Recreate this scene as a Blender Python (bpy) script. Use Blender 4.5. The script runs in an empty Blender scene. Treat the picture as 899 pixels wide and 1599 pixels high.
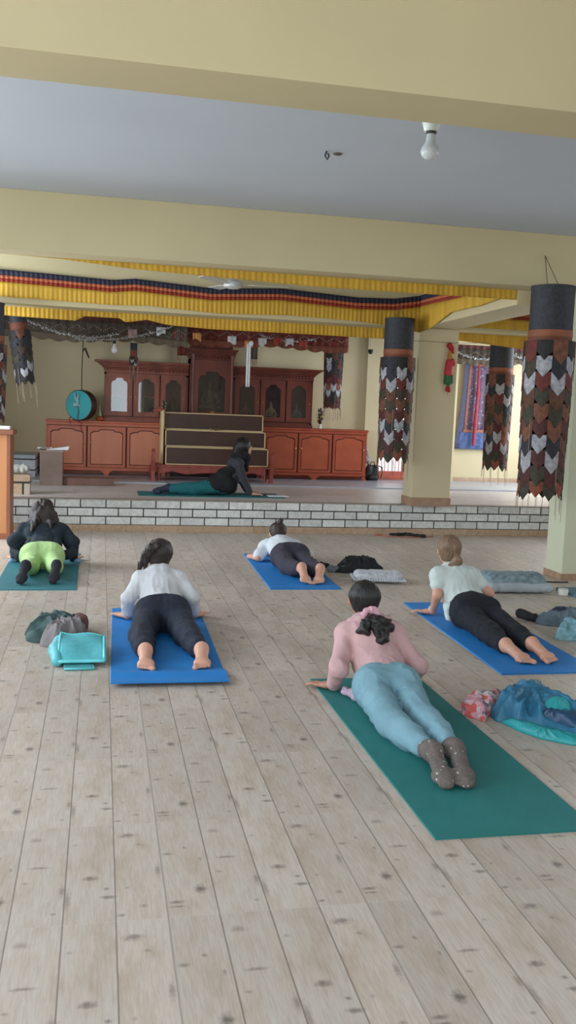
import bpy, bmesh, math, random
import numpy as np
from mathutils import Vector, Matrix
random.seed(7); rng = np.random.default_rng(7)
S = bpy.context.scene
COL = S.collection
PI = math.pi
# ---------------------------------------------------------------- camera
cam = bpy.data.cameras.new('camera'); camo = bpy.data.objects.new('camera', cam); COL.objects.link(camo)
S.camera = camo
r = Vector((0.97896824, -0.20031609, 0.03866065)); d = Vector((0.01560979, -0.11539831, -0.99319664)); f = Vector((0.20341464, 0.97291145, -0.10984439))
camo.matrix_world = Matrix(((r.x, -d.x, -f.x, 0), (r.y, -d.y, -f.y, 0), (r.z, -d.z, -f.z, 1.45), (0, 0, 0, 1)))
cam.sensor_fit = 'VERTICAL'; cam.sensor_height = 36.0; cam.lens = 1417.1 * 36.0 / 1599.0
cam.clip_start = 0.05; cam.clip_end = 200
# ---------------------------------------------------------------- light
W = bpy.data.worlds.new('daylight'); S.world = W; W.use_nodes = True
bg = W.node_tree.nodes['Background']; bg.inputs[0].default_value = (0.75, 0.86, 1.0, 1); bg.inputs[1].default_value = 1.0
S.view_settings.view_transform = 'Standard'; S.view_settings.look = 'None'
S.view_settings.gamma = 1.0; S.view_settings.exposure = -0.02; S.view_settings.use_curve_mapping = False
def area(name, loc, rot, sx, sy, power, col):
    L = bpy.data.lights.new(name, 'AREA'); L.shape = 'RECTANGLE'; L.size = sx; L.size_y = sy; L.energy = power; L.color = col
    o = bpy.data.objects.new(name, L); o.location = loc; o.rotation_euler = rot; COL.objects.link(o); return o
# daylight entering through the windows of each wall, the left-back one an added fill
area('daylight_left_front', (-3.05, 3.6, 1.75), (0, -PI/2, 0), 1.7, 6.0, 165, (0.80, 0.90, 1.0))
area('daylight_rear', (-.6, -2.65, 1.7), (PI/2, 0, 0), 3.8, 1.8, 175, (0.84, 0.92, 1.0))
area('daylight_right_front', (7.9, 4.5, 1.75), (0, PI/2, 0), 1.7, 5.5, 60, (0.88, 0.94, 1.0))
area('daylight_platform_right', (7.9, 12.6, 1.75), (0, PI/2, 0), 1.6, 2.6, 150, (0.88, 0.94, 1.0))
area('added_fill_left_back', (-3.05, 9.4, 1.75), (0, -PI/2, 0), 1.5, 1.6, 190, (0.80, 0.90, 1.0))  # added lamp to brighten the platform end, not a known window
# ---------------------------------------------------------------- helpers
def s2l(c):
    return tuple(((x/255)/12.92 if x/255 <= 0.04045 else ((x/255+0.055)/1.055)**2.4) for x in c)
MATS = {}
def mat(name, col, rough=0.7, var=0.12, scale=6.0, bump=0.0, bscale=60.0, metal=0.0, spec=0.5, trans=0.0, alpha=1.0, stretch=(1, 1, 1), col2=None, sheen=0.0, emit=0.0):
    if name in MATS: return MATS[name]
    m = bpy.data.materials.new(name); m.use_nodes = True; nt = m.node_tree; N = nt.nodes; L = nt.links
    b = N['Principled BSDF']; b.inputs['Roughness'].default_value = rough; b.inputs['Metallic'].default_value = metal
    b.inputs['Specular IOR Level'].default_value = spec; b.inputs['Transmission Weight'].default_value = trans
    b.inputs['Alpha'].default_value = alpha
    if sheen: b.inputs['Sheen Weight'].default_value = sheen
    c = s2l(col); c2 = s2l(col2) if col2 else tuple(x*(1-var*2) for x in c); c1 = c if col2 else tuple(min(1, x*(1+var)) for x in c)
    tc = N.new('ShaderNodeTexCoord'); mp = N.new('ShaderNodeMapping'); mp.inputs['Scale'].default_value = stretch
    L.new(tc.outputs['Object'], mp.inputs[0])
    nz = N.new('ShaderNodeTexNoise'); nz.inputs['Scale'].default_value = scale; nz.inputs['Detail'].default_value = 5
    L.new(mp.outputs[0], nz.inputs['Vector'])
    rp = N.new('ShaderNodeValToRGB'); rp.color_ramp.elements[0].position = 0.3; rp.color_ramp.elements[1].position = 0.7
    rp.color_ramp.elements[0].color = (*c2, 1); rp.color_ramp.elements[1].color = (*c1, 1)
    L.new(nz.outputs[0], rp.inputs[0]); L.new(rp.outputs[0], b.inputs['Base Color'])
    if bump:
        n2 = N.new('ShaderNodeTexNoise'); n2.inputs['Scale'].default_value = bscale; n2.inputs['Detail'].default_value = 4
        L.new(mp.outputs[0], n2.inputs['Vector'])
        bp = N.new('ShaderNodeBump'); bp.inputs['Strength'].default_value = bump; bp.inputs['Distance'].default_value = 0.01
        L.new(n2.outputs[0], bp.inputs['Height']); L.new(bp.outputs[0], b.inputs['Normal'])
    if emit:
        b.inputs['Emission Color'].default_value = (*c, 1); b.inputs['Emission Strength'].default_value = emit
    MATS[name] = m; return m
def link(name, me, m, parent=None, smooth=False):
    o = bpy.data.objects.new(name, me); COL.objects.link(o)
    if m is not None:
        for x in (m if isinstance(m, (list, tuple)) else [m]): me.materials.append(x)
    if smooth: me.polygons.foreach_set('use_smooth', [True]*len(me.polygons))
    if parent: o.parent = parent
    return o
def mk(name, V, F, m, parent=None, smooth=False, idx=None):
    me = bpy.data.meshes.new(name); me.from_pydata([tuple(v) for v in V], [], F)
    if idx is not None: me.polygons.foreach_set('material_index', idx)
    me.update(); return link(name, me, m, parent, smooth)
def tag(o, label=None, cat=None, group=None, kind=None):
    if label: o['label'] = label
    if cat: o['category'] = cat
    if group: o['group'] = group
    if kind: o['kind'] = kind
    return o
def empty(name, loc, label, cat, group=None, rz=0):
    o = bpy.data.objects.new(name, None); COL.objects.link(o); o.location = loc; o.rotation_euler = (0, 0, rz); o.empty_display_size = 0.1
    return tag(o, label, cat, group)
class G:
    """collects shapes into one mesh; coordinates are local to the parent"""
    def __init__(s, off=(0, 0, 0)): s.V = []; s.F = []; s.I = []; s.off = off; s.mi = 0
    def add(s, V, F):
        n = len(s.V); s.V += [tuple(v) for v in V]; s.F += [tuple(i+n for i in q) for q in F]; s.I += [s.mi]*len(F); return s
    def box(s, a, b, bev=0.0):
        (x0, y0, z0), (x1, y1, z1) = a, b
        x0, x1 = min(x0, x1), max(x0, x1); y0, y1 = min(y0, y1), max(y0, y1); z0, z1 = min(z0, z1), max(z0, z1)
        if bev <= 0:
            V = [(x0,y0,z0),(x1,y0,z0),(x1,y1,z0),(x0,y1,z0),(x0,y0,z1),(x1,y0,z1),(x1,y1,z1),(x0,y1,z1)]
            F = [(3,2,1,0),(4,5,6,7),(0,1,5,4),(1,2,6,5),(2,3,7,6),(3,0,4,7)]
            return s.add(V, F)
        bm = bmesh.new(); bmesh.ops.create_cube(bm, size=1)
        for v in bm.verts: v.co = Vector(((x0+x1)/2+v.co.x*(x1-x0), (y0+y1)/2+v.co.y*(y1-y0), (z0+z1)/2+v.co.z*(z1-z0)))
        bmesh.ops.bevel(bm, geom=bm.edges[:], offset=min(bev, (x1-x0)*.45, (y1-y0)*.45, (z1-z0)*.45), segments=2, affect='EDGES', profile=0.6)
        return s.bm(bm)
    def bm(s, bm):
        bm.verts.index_update(); V = [v.co[:] for v in bm.verts]; F = [[v.index for v in q.verts] for q in bm.faces]; bm.free(); return s.add(V, F)
    def tube(s, pts, r, n=8, caps=True):
        pts = [Vector(p) for p in pts]; rr = r if isinstance(r, (list, tuple)) else [r]*len(pts)
        V = []; up = None
        for i, p in enumerate(pts):
            t = (pts[min(i+1, len(pts)-1)]-pts[max(i-1, 0)]).normalized()
            if up is None: up = t.orthogonal().normalized()
            up = (up - t*up.dot(t)).normalized(); w = t.cross(up)
            for k in range(n):
                a = 2*PI*k/n; V.append(p+up*math.cos(a)*rr[i]+w*math.sin(a)*rr[i])
        F = [(i*n+k, i*n+(k+1) % n, (i+1)*n+(k+1) % n, (i+1)*n+k) for i in range(len(pts)-1) for k in range(n)]
        if caps: F += [tuple(range(n))[::-1], tuple((len(pts)-1)*n+k for k in range(n))]
        return s.add(V, F)
    def lathe(s, c, prof, n=20, axis='z'):
        V = []
        for (rad, h) in prof:
            for k in range(n):
                a = 2*PI*k/n; x, y = rad*math.cos(a), rad*math.sin(a)
                V.append({'z': (c[0]+x, c[1]+y, c[2]+h), 'y': (c[0]+x, c[1]+h, c[2]+y), 'x': (c[0]+h, c[1]+x, c[2]+y)}[axis])
        m = len(prof)
        F = [(i*n+k, i*n+(k+1) % n, (i+1)*n+(k+1) % n, (i+1)*n+k) for i in range(m-1) for k in range(n)]
        F += [tuple(range(n))[::-1], tuple((m-1)*n+k for k in range(n))]
        return s.add(V, F)
    def prism(s, poly, y0, y1):
        """polygon in x,z extruded along y"""
        n = len(poly); V = [(x, y0, z) for x, z in poly]+[(x, y1, z) for x, z in poly]
        F = [tuple(range(n)), tuple(range(2*n-1, n-1, -1))]+[(i, i+n, (i+1) % n+n, (i+1) % n) for i in range(n)]
        return s.add(V, F)
    def build(s, name, m, parent=None, smooth=False, recalc=True):
        me = bpy.data.meshes.new(name); me.from_pydata([tuple(a-b for a, b in zip(v, s.off)) for v in s.V], [], s.F)
        me.polygons.foreach_set('material_index', s.I)
        if recalc:
            b = bmesh.new(); b.from_mesh(me); bmesh.ops.recalc_face_normals(b, faces=b.faces); b.to_mesh(me); b.free()
        me.update(); o = link(name, me, m, parent, smooth)
        return o
def auto_smooth(o, ang=40):
    me = o.data; b = bmesh.new(); b.from_mesh(me)
    for e in b.edges:
        if len(e.link_faces) == 2: e.smooth = e.calc_face_angle(0) < math.radians(ang)
    for q in b.faces: q.smooth = True
    b.to_mesh(me); b.free(); return o
# ---------------------------------------------------------------- implicit surfaces (smooth bodies and cloth)
def vnoise(P, seed, freq):
    R = np.random.default_rng(seed); T = R.random((32, 32, 32), dtype=np.float32)*2-1
    q = P*freq+R.random(3)*17; i = np.floor(q).astype(int); t = q-i; t = t*t*(3-2*t); o = 0
    for a in (0, 1):
        for b in (0, 1):
            for c in (0, 1):
                w = (t[..., 0] if a else 1-t[..., 0])*(t[..., 1] if b else 1-t[..., 1])*(t[..., 2] if c else 1-t[..., 2])
                o = o+w*T[(i[..., 0]+a) % 32, (i[..., 1]+b) % 32, (i[..., 2]+c) % 32]
    return o
class Field:
    def __init__(s, vox=0.007): s.vox = vox; s.pr = []; s.cuts = []; s.noise = []
    def cap(s, a, b, ra, rb=None, k=0.02, flat=None, fs=1.0, sub=False):
        s.pr.append((np.array(a, float), np.array(b, float), ra, ra if rb is None else rb, k, None if flat is None else np.array(flat, float)/np.linalg.norm(flat), fs, sub)); return s
    def chain(s, pts, rs, k=0.02, flat=None, fs=1.0):
        for i in range(len(pts)-1): s.cap(pts[i], pts[i+1], rs[i], rs[i+1], k, flat, fs)
        return s
    def ball(s, c, r, k=0.02, flat=None, fs=1.0, sub=False): return s.cap(c, np.array(c)+1e-5, r, r, k, flat, fs, sub)
    def cut(s, p, n): s.cuts.append((np.array(p, float), np.array(n, float)/np.linalg.norm(n))); return s
    def bumps(s, amp, freq, seed=1, stretch=(1, 1, 1), ridge=False): s.noise.append((amp, freq, seed, np.array(stretch, float), ridge)); return s
    def mesh(s):
        h = s.vox; lo = np.min([np.minimum(p[0], p[1])-max(p[2], p[3])*max(1, p[6]) for p in s.pr if not p[7]], axis=0)-4*h-0.01
        hi = np.max([np.maximum(p[0], p[1])+max(p[2], p[3])*max(1, p[6]) for p in s.pr if not p[7]], axis=0)+4*h+0.01
        n = np.ceil((hi-lo)/h).astype(int)+1; D = np.full(n, 0.06, np.float32)
        ax = [lo[i]+np.arange(n[i])*h for i in range(3)]
        for a, b, ra, rb, k, fl, fs, sub in s.pr:
            R = max(ra, rb)*max(1, fs)+0.05+k
            i0 = np.clip(np.floor((np.minimum(a, b)-R-lo)/h).astype(int), 0, n-1); i1 = np.clip(np.ceil((np.maximum(a, b)+R-lo)/h).astype(int)+1, 1, n)
            X, Y, Z = np.meshgrid(ax[0][i0[0]:i1[0]], ax[1][i0[1]:i1[1]], ax[2][i0[2]:i1[2]], indexing='ij')
            P = np.stack([X, Y, Z], -1)-a; ab = b-a; L2 = ab@ab
            t = np.clip((P@ab)/L2, 0, 1); V = P-t[..., None]*ab; rad = ra+(rb-ra)*t
            if fl is not None:
                c = V@fl; V = V+(c/fs-c)[..., None]*fl; e = (np.sqrt((V**2).sum(-1))-rad)*min(1, fs)
            else: e = np.sqrt((V**2).sum(-1))-rad
            sl = tuple(slice(i0[i], i1[i]) for i in range(3)); c = D[sl]
            if sub: D[sl] = np.maximum(c, -e)
            else:
                hh = np.clip(0.5+0.5*(c-e)/k, 0, 1); D[sl] = c*(1-hh)+e*hh-k*hh*(1-hh)
        near = np.abs(D) < 0.045
        if s.noise or s.cuts:
            I = np.argwhere(near); P = lo+I*h; v = D[near]
            for amp, fr, seed, st, ridge in s.noise:
                q = vnoise(P*st, seed, fr); v = v+(amp*q if not ridge else (amp*(1-2*np.abs(q)) if ridge != 2 else amp*(2.2*np.sqrt(np.abs(q)+.004)-1.1)))
            D[near] = v
            for p, nn in s.cuts:
                X, Y, Z = np.meshgrid(*ax, indexing='ij'); D = np.maximum(D, ((X-p[0])*nn[0]+(Y-p[1])*nn[1]+(Z-p[2])*nn[2]).astype(np.float32))
        D[0], D[-1], D[:, 0], D[:, -1], D[:, :, 0], D[:, :, -1] = [0.05]*6
        sg = D < 0; nc = n-1; acc = np.zeros((*nc, 3), np.float32); cnt = np.zeros(nc, np.float32); Q = []
        cid = None
        edges = []
        for A in range(3):
            B, C = (A+1) % 3, (A+2) % 3
            s0 = [slice(None)]*3; s1 = [slice(None)]*3; s0[A] = slice(0, -1); s1[A] = slice(1, None)
            x = sg[tuple(s0)] != sg[tuple(s1)]; I = np.argwhere(x); d0 = D[tuple(s0)][x]; d1 = D[tuple(s1)][x]
            t = d0/(d0-d1); p = I.astype(np.float32); p[:, A] += t; flip = d0 < 0
            cells = []
            for ob, oc in ((-1, -1), (0, -1), (0, 0), (-1, 0)):
                J = I.copy(); J[:, B] += ob; J[:, C] += oc; cells.append(J)
            edges.append((p, cells, flip))
        key = lambda J: (J[:, 0]*nc[1]+J[:, 1])*nc[2]+J[:, 2]
        accf = acc.reshape(-1, 3); cf = cnt.reshape(-1)
        for p, cells, flip in edges:
            for J in cells:
                kk = key(J); np.add.at(accf, kk, p); np.add.at(cf, kk, 1)
        used = np.nonzero(cf)[0]; mp = np.full(len(cf), -1); mp[used] = np.arange(len(used))
        V = accf[used]/cf[used][:, None]*h+lo
        for p, cells, flip in edges:
            q = np.stack([mp[key(J)] for J in cells], 1); q[~flip] = q[~flip][:, ::-1]; Q.append(q)
        return V, np.concatenate(Q)
    def build(s, name, m, parent=None, off=(0, 0, 0), smooth_it=1):
        V, Q = s.mesh(); me = bpy.data.meshes.new(name)
        V = V-np.array(off)
        for _ in range(smooth_it):
            e = np.concatenate([Q[:, [0, 1]], Q[:, [1, 2]], Q[:, [2, 3]], Q[:, [3, 0]]]); a = np.zeros_like(V); c = np.zeros(len(V))
            np.add.at(a, e[:, 0], V[e[:, 1]]); np.add.at(c, e[:, 0], 1); np.add.at(a, e[:, 1], V[e[:, 0]]); np.add.at(c, e[:, 1], 1)
            V = V*0.5+0.5*a/c[:, None]
        me.vertices.add(len(V)); me.vertices.foreach_set('co', V.astype(np.float32).ravel())
        me.loops.add(Q.size); me.loops.foreach_set('vertex_index', Q.astype(np.int32).ravel())
        me.polygons.add(len(Q)); me.polygons.foreach_set('loop_start', np.arange(0, Q.size, 4, dtype=np.int32))
        me.update(calc_edges=True); me.validate()
        return link(name, me, m, parent, True)
# ---------------------------------------------------------------- materials of the room
paint = mat('cream_paint', (196, 182, 142), 0.75, 0.03, 1.5, 0.04, 30)
paint_wall = mat('wall_paint', (210, 196, 160), 0.75, 0.03, 1.2, 0.04, 30)
ceil_m = mat('ceiling_paint', (188, 193, 199), 0.85, 0.02, 1.0)
def floor_mat():
    m = bpy.data.materials.new('plank_tile'); m.use_nodes = True; nt = m.node_tree; N = nt.nodes; L = nt.links; b = N['Principled BSDF']
    def M(op, a, bb=None, c=None):
        n = N.new('ShaderNodeMath'); n.operation = op
        for i, x in enumerate((a, bb, c)):
            if x is None: continue
            if isinstance(x, (int, float)): n.inputs[i].default_value = x
            else: L.new(x, n.inputs[i])
        return n.outputs[0]
    g = N.new('ShaderNodeNewGeometry'); sp = N.new('ShaderNodeSeparateXYZ'); L.new(g.outputs['Position'], sp.inputs[0])
    px = M('DIVIDE', M('SUBTRACT', sp.outputs[0], 0.212), 0.1473); py = M('DIVIDE', M('SUBTRACT', sp.outputs[1], 2.459), 0.604)
    tu = M('FLOORED_MODULO', px, 4.0); tv = M('FLOORED_MODULO', py, 1.0)      # place inside the repeating 60 cm tile
    pf = M('FRACT', px)
    pid = M('FLOOR', tu)
    tid = N.new('ShaderNodeCombineXYZ'); L.new(M('FLOOR', M('DIVIDE', px, 4.0)), tid.inputs[0]); L.new(M('FLOOR', py), tid.inputs[1]); L.new(pid, tid.inputs[2])
    wn = N.new('ShaderNodeTexWhiteNoise'); L.new(tid.outputs[0], wn.inputs[0])
    co = N.new('ShaderNodeCombineXYZ'); L.new(M('MULTIPLY', tu, 0.1473), co.inputs[0]); L.new(M('MULTIPLY', tv, 0.604), co.inputs[1]); L.new(M('MULTIPLY', pid, 3.7), co.inputs[2])
    def noise(sc, stretch, det=5, dist=0.0):
        mp = N.new('ShaderNodeMapping'); mp.inputs['Scale'].default_value = stretch; L.new(co.outputs[0], mp.inputs[0])
        z = N.new('ShaderNodeTexNoise'); z.inputs['Scale'].default_value = sc; z.inputs['Detail'].default_value = det; z.inputs['Distortion'].default_value = dist; L.new(mp.outputs[0], z.inputs['Vector']); return z.outputs[0]
    grain = noise(26, (6.0, 0.5, 1), 6, 0.6); blot = noise(7, (1.6, .7, 1), 3); 
    def ramp(fac, stops):
        r = N.new('ShaderNodeValToRGB'); L.new(fac, r.inputs[0]); e = r.color_ramp.elements
        e[0].position, e[0].color = stops[0][0], (*s2l(stops[0][1]), 1); e[1].position, e[1].color = stops[-1][0], (*s2l(stops[-1][1]), 1)
        for p_, c_ in stops[1:-1]: q = e.new(p_); q.color = (*s2l(c_), 1)
        return r.outputs[0]
    def mix(fac, a, bb, mode='MIX'):
        n = N.new('ShaderNodeMix'); n.data_type = 'RGBA'; n.blend_type = mode
        for i, x in ((0, fac), (6, a), (7, bb)):
            if isinstance(x, (int, float)): n.inputs[i].default_value = x
            elif isinstance(x, tuple): n.inputs[i].default_value = (*s2l(x), 1)
            else: L.new(x, n.inputs[i])
        return n.outputs[2]
    c = ramp(blot, [(0.28, (184, 166, 148)), (0.45, (198, 184, 170)), (0.72, (203, 193, 182))])
    gr = ramp(grain, [(0.35, (222, 216, 210)), (0.6, (255, 255, 255))]); c = mix(0.5, c, gr, 'MULTIPLY')
    vv = N.new('ShaderNodeMapRange'); L.new(wn.outputs[0], vv.inputs[0]); vv.inputs[3].default_value = 0.90; vv.inputs[4].default_value = 1.05
    vc = N.new('ShaderNodeCombineXYZ'); [L.new(vv.outputs[0], vc.inputs[i]) for i in range(3)]
    c = mix(1.0, c, vc.outputs[0], 'MULTIPLY')
    # knots printed in the tile: (u in planks, v in tile, half-width m, half-length m, strength)
    K = [(0.72, .24, .011, .016, 1.0), (0.22, .13, .016, .006, .8), (0.20, .09, .014, .004, .7), (0.55, .68, .005, .006, .6), (0.15, .62, .010, .006, .7), (0.85, .55, .004, .008, .6),
         (1.42, .55, .018, .005, .7), (1.18, .40, .006, .005, .5), (1.30, .86, .015, .010, .45), (1.8, .1, .005, .005, .6), (1.93, .3, .007, .02, .5),
         (2.50, .41, .014, .009, .8), (2.82, .30, .005, .005, .8), (2.86, .22, .016, .006, .8), (2.15, .78, .006, .005, .5), (2.05, .22, .007, .035, .45),
         (3.30, .86, .019, .011, .7), (3.55, .75, .006, .005, .5), (3.25, .30, .005, .005, .4), (3.90, .45, .006, .02, .6), (3.55, .12, .008, .006, .6), (3.12, .05, .008, .005, .7)]
    tot = None; wob = noise(60, (1, 1, 1), 2)
    for u, v, a_, b_, st in K:
        dx = M('DIVIDE', M('SUBTRACT', M('MULTIPLY', tu, 0.1473), u*0.1473), a_*1.35); dy = M('DIVIDE', M('SUBTRACT', M('MULTIPLY', tv, 0.604), v*0.604), b_*1.35)
        dd = M('SQRT', M('ADD', M('MULTIPLY', dx, dx), M('MULTIPLY', dy, dy)))
        dd = M('ADD', dd, M('MULTIPLY', M('SUBTRACT', wob, 0.5), 1.6))
        w = N.new('ShaderNodeMapRange'); w.clamp = True; L.new(dd, w.inputs[0]); w.inputs[1].default_value = 1.5; w.inputs[2].default_value = 0.3; w.inputs[3].default_value = 0; w.inputs[4].default_value = st
        tot = w.outputs[0] if tot is None else M('MAXIMUM', tot, w.outputs[0])
    c = mix(M('MULTIPLY', tot, 0.8), c, (88, 76, 70))
    # grooves between printed planks, grout between tiles
    gd = M('MINIMUM', pf, M('SUBTRACT', 1.0, pf))
    line = N.new('ShaderNodeMapRange'); line.clamp = True; L.new(gd, line.inputs[0]); line.inputs[1].default_value = 0.020; line.inputs[2].default_value = 0.010; line.inputs[3].default_value = 0; line.inputs[4].default_value = 0.62
    c = mix(line.outputs[0], c, (96, 86, 78))
    ed = M('MINIMUM', M('MULTIPLY', M('MINIMUM', tu, M('SUBTRACT', 4.0, tu)), 0.1473), M('MULTIPLY', M('MINIMUM', tv, M('SUBTRACT', 1.0, tv)), 0.604))
    gt = N.new('ShaderNodeMapRange'); gt.clamp = True; L.new(ed, gt.inputs[0]); gt.inputs[1].default_value = 0.0020; gt.inputs[2].default_value = 0.0010; gt.inputs[3].default_value = 0; gt.inputs[4].default_value = 0.3
    c = mix(gt.outputs[0], c, (205, 198, 188))
    L.new(c, b.inputs['Base Color']); b.inputs['Roughness'].default_value = 0.42; b.inputs['Specular IOR Level'].default_value = 0.5
    bp = N.new('ShaderNodeBump'); bp.inputs['Strength'].default_value = 0.25; bp.inputs['Distance'].default_value = 0.003
    L.new(M('SUBTRACT', M('MULTIPLY', grain, 0.4), line.outputs[0]), bp.inputs['Height']); L.new(bp.outputs[0], b.inputs['Normal'])
    return m
floor_m = floor_mat()
def brick_mat(name, c1, c2, mortar, bw, bh, ms, off=(0, 0, 0), rough=0.6, mode='XZ', noise=True, offset=0.5):
    m = bpy.data.materials.new(name); m.use_nodes = True; nt = m.node_tree; N = nt.nodes; L = nt.links; b = N['Principled BSDF']; b.inputs['Roughness'].default_value = rough
    g = N.new('ShaderNodeNewGeometry'); sp = N.new('ShaderNodeSeparateXYZ'); L.new(g.outputs['Position'], sp.inputs[0])
    cb = N.new('ShaderNodeCombineXYZ'); L.new(sp.outputs[0 if mode[0] == 'X' else 1], cb.inputs[0]); L.new(sp.outputs[2 if mode[1] == 'Z' else 1], cb.inputs[1])
    mp = N.new('ShaderNodeMapping'); mp.inputs['Location'].default_value = off; L.new(cb.outputs[0], mp.inputs[0])
    k = N.new('ShaderNodeTexBrick'); k.inputs['Color1'].default_value = (*s2l(c1), 1); k.inputs['Color2'].default_value = (*s2l(c2), 1); k.inputs['Mortar'].default_value = (*s2l(mortar), 1)
    k.inputs['Scale'].default_value = 1; k.inputs['Mortar Size'].default_value = ms; k.inputs['Mortar Smooth'].default_value = 0.1; k.inputs['Brick Width'].default_value = bw; k.inputs['Row Height'].default_value = bh; k.offset = offset
    L.new(mp.outputs[0], k.inputs['Vector']); out = k.outputs['Color']
    if noise:
        z = N.new('ShaderNodeTexNoise'); z.inputs['Scale'].default_value = 14; z.inputs['Detail'].default_value = 6; z.inputs['Distortion'].default_value = 1.5; L.new(g.outputs['Position'], z.inputs['Vector'])
        r = N.new('ShaderNodeValToRGB'); r.color_ramp.elements[0].position = .35; r.color_ramp.elements[1].position = .6; r.color_ramp.elements[0].color = (.80, .80, .80, 1); r.color_ramp.elements[1].color = (1, 1, 1, 1); L.new(z.outputs[0], r.inputs[0])
        x = N.new('ShaderNodeMix'); x.data_type = 'RGBA'; x.blend_type = 'MULTIPLY'; x.inputs[0].default_value = 1; L.new(out, x.inputs[6]); L.new(r.outputs[0], x.inputs[7]); out = x.outputs[2]
    L.new(out, b.inputs['Base Color'])
    bp = N.new('ShaderNodeBump'); bp.invert = True; bp.inputs['Strength'].default_value = 0.6; bp.inputs['Distance'].default_value = 0.004; L.new(k.outputs['Fac'], bp.inputs['Height']); L.new(bp.outputs[0], b.inputs['Normal'])
    return m
brick_m = brick_mat('white_brick', (234, 236, 232), (206, 208, 206), (38, 34, 32), 0.285, 0.0975, 0.0068, (0.07, -0.075, 0))
skirt_m = brick_mat('wood_look_skirting', (196, 168, 140), (182, 152, 124), (150, 122, 98), 0.30, 0.5, 0.002, (0, 0.1, 0), offset=0)
plat_m = brick_mat('platform_tile', (214, 204, 198), (206, 194, 188), (176, 160, 150), 0.60, 0.15, 0.0022, (0, 0, 0), 0.38, 'XY')
edge_m = mat('platform_edge', (160, 146, 134), 0.5, 0.12, 20)
H = 0.37
def struct(name, g, m, parent=None, off=None):
    o = g.build(name, m, parent)
    if not parent: o['kind'] = 'structure'
    return o
X0, X1, Y0, Y1, ZC = -3.2, 8.0, -2.8, 14.5, 3.09
struct('floor', G().box((X0, Y0, -0.1), (X1, 10.60, 0)), floor_m)
struct('floor_platform', G().box((X0, 10.577+0.012, -0.1), (X1, Y1, H)), plat_m)
struct('trim_1', G().box((X0, 10.577, 0.075), (X1, 10.589, H-0.006)), brick_m)
struct('trim_2', G().box((X0, 10.560, 0), (X1, 10.589, 0.075), 0.002), skirt_m)
struct('trim_3', G().box((X0, 10.570, H-0.006), (X1, 10.68, H+0.004)), edge_m)
struct('ceiling', G().box((X0, Y0, ZC), (X1, Y1, ZC+0.1)), ceil_m)
# walls with cut window openings, second left one added for fill light
def wall_open(name, axis, pos, a0, a1, ops, thick=0.15, z0=0, z1=ZC, m=paint_wall, sgn=1):
    g = G(); p0, p1 = pos, pos+thick*sgn
    def bx(u0, u1, w0, w1):
        if u1-u0 < 1e-4 or w1-w0 < 1e-4: return
        if axis == 'x': g.box((p0, u0, w0), (p1, u1, w1))
        else: g.box((u0, p0, w0), (u1, p1, w1))
    u = a0
    for (o0, o1, s0, s1) in ops:
        bx(u, o0, z0, z1); bx(o0, o1, z0, s0); bx(o0, o1, s1, z1); u = o1
    bx(u, a1, z0, z1)
    return struct(name, g, m)
WL = [(1.0, 7.0, .9, 2.6), (8.6, 10.2, 1.0, 2.5)]; WR = [(1.75, 7.25, .9, 2.6), (11.3, 13.9, .95, 2.55)]; WB = [(-2.5, 1.3, .8, 2.6)]
wall_open('wall_left', 'x', X0, Y0, Y1, WL, sgn=-1); wall_open('wall_right', 'x', X1, Y0, Y1, WR); wall_open('wall_rear', 'y', Y0, X0, X1, WB, sgn=-1)
WF = [(4.50, 5.02, 0.42, 2.2), (5.98, 6.62, 0.98, 2.38)]
wall_open('wall_back', 'y', Y1, X0, X1, WF)
alu = mat('window_frame_paint', (150, 120, 84), 0.5)
pane_m = mat('bright_window_glass', (236, 242, 246), 0.1, 0.0, emit=.9)
wi = 1
def window(axis, pos, u0, u1, z0, z1, n, sgn):
    global wi
    g = G(); t = .035
    def bx(a0, a1, w0, w1):
        if axis == 'x': g.box((pos-t*sgn*0, a0, w0), (pos+.05*sgn, a1, w1))
        else: g.box((a0, pos, w0), (a1, pos+.05*sgn, w1))
    for k in range(n+1):
        u = u0+(u1-u0)*k/n; bx(max(u0, u-t), min(u1, u+t), z0, z1)
    for z in (z0, z0+(z1-z0)*.68, z1-2*t): bx(u0, u1, z, z+t*1.4)
    o = struct('window_%d' % wi, g, alu); wi += 1; return o
window('x', X0+.02, 1.0, 7.0, .9, 2.6, 6, -1); window('x', X0+.02, 8.6, 10.2, 1.0, 2.5, 2, -1); window('x', X1-.02, 1.75, 7.25, .9, 2.6, 6, 1); window('x', X1-.02, 11.3, 13.9, .95, 2.55, 3, 1)  # the second one frames the added left opening
window('y', Y0+.02, -2.5, 1.3, .8, 2.6, 4, -1)
w6 = window('y', Y1+.05, 5.98, 6.62, .98, 2.38, 2, 1)
G().box((5.98, Y1+.11, .98), (6.62, Y1+.12, 2.38)).build('window_pane', pane_m, w6)
w7 = window('y', Y1+.05, 4.50, 5.02, .42, 2.2, 1, 1)
G().box((4.5, Y1+.11, .42), (5.02, Y1+.12, 2.2)).build('window_pane', pane_m, w7)
red_rail = mat('red_rail_paint', (150, 48, 36), 0.5)
g = G()
for k in range(9): g.tube([(4.52+k*.06, Y1-.03, .40), (4.52+k*.06, Y1-.03, .78)], .006, 6)
g.box((4.50, Y1-.04, .395), (5.03, Y1-.015, .415)); g.box((4.50, Y1-.045, .42), (5.03, Y1-.035, .53))
tag(g.build('window_grille', mat('red_grille', (206, 104, 84), 0.5)), 'low red barred grille in front of the bright opening between red-brown cabinet and square pillar', 'grille')
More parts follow.
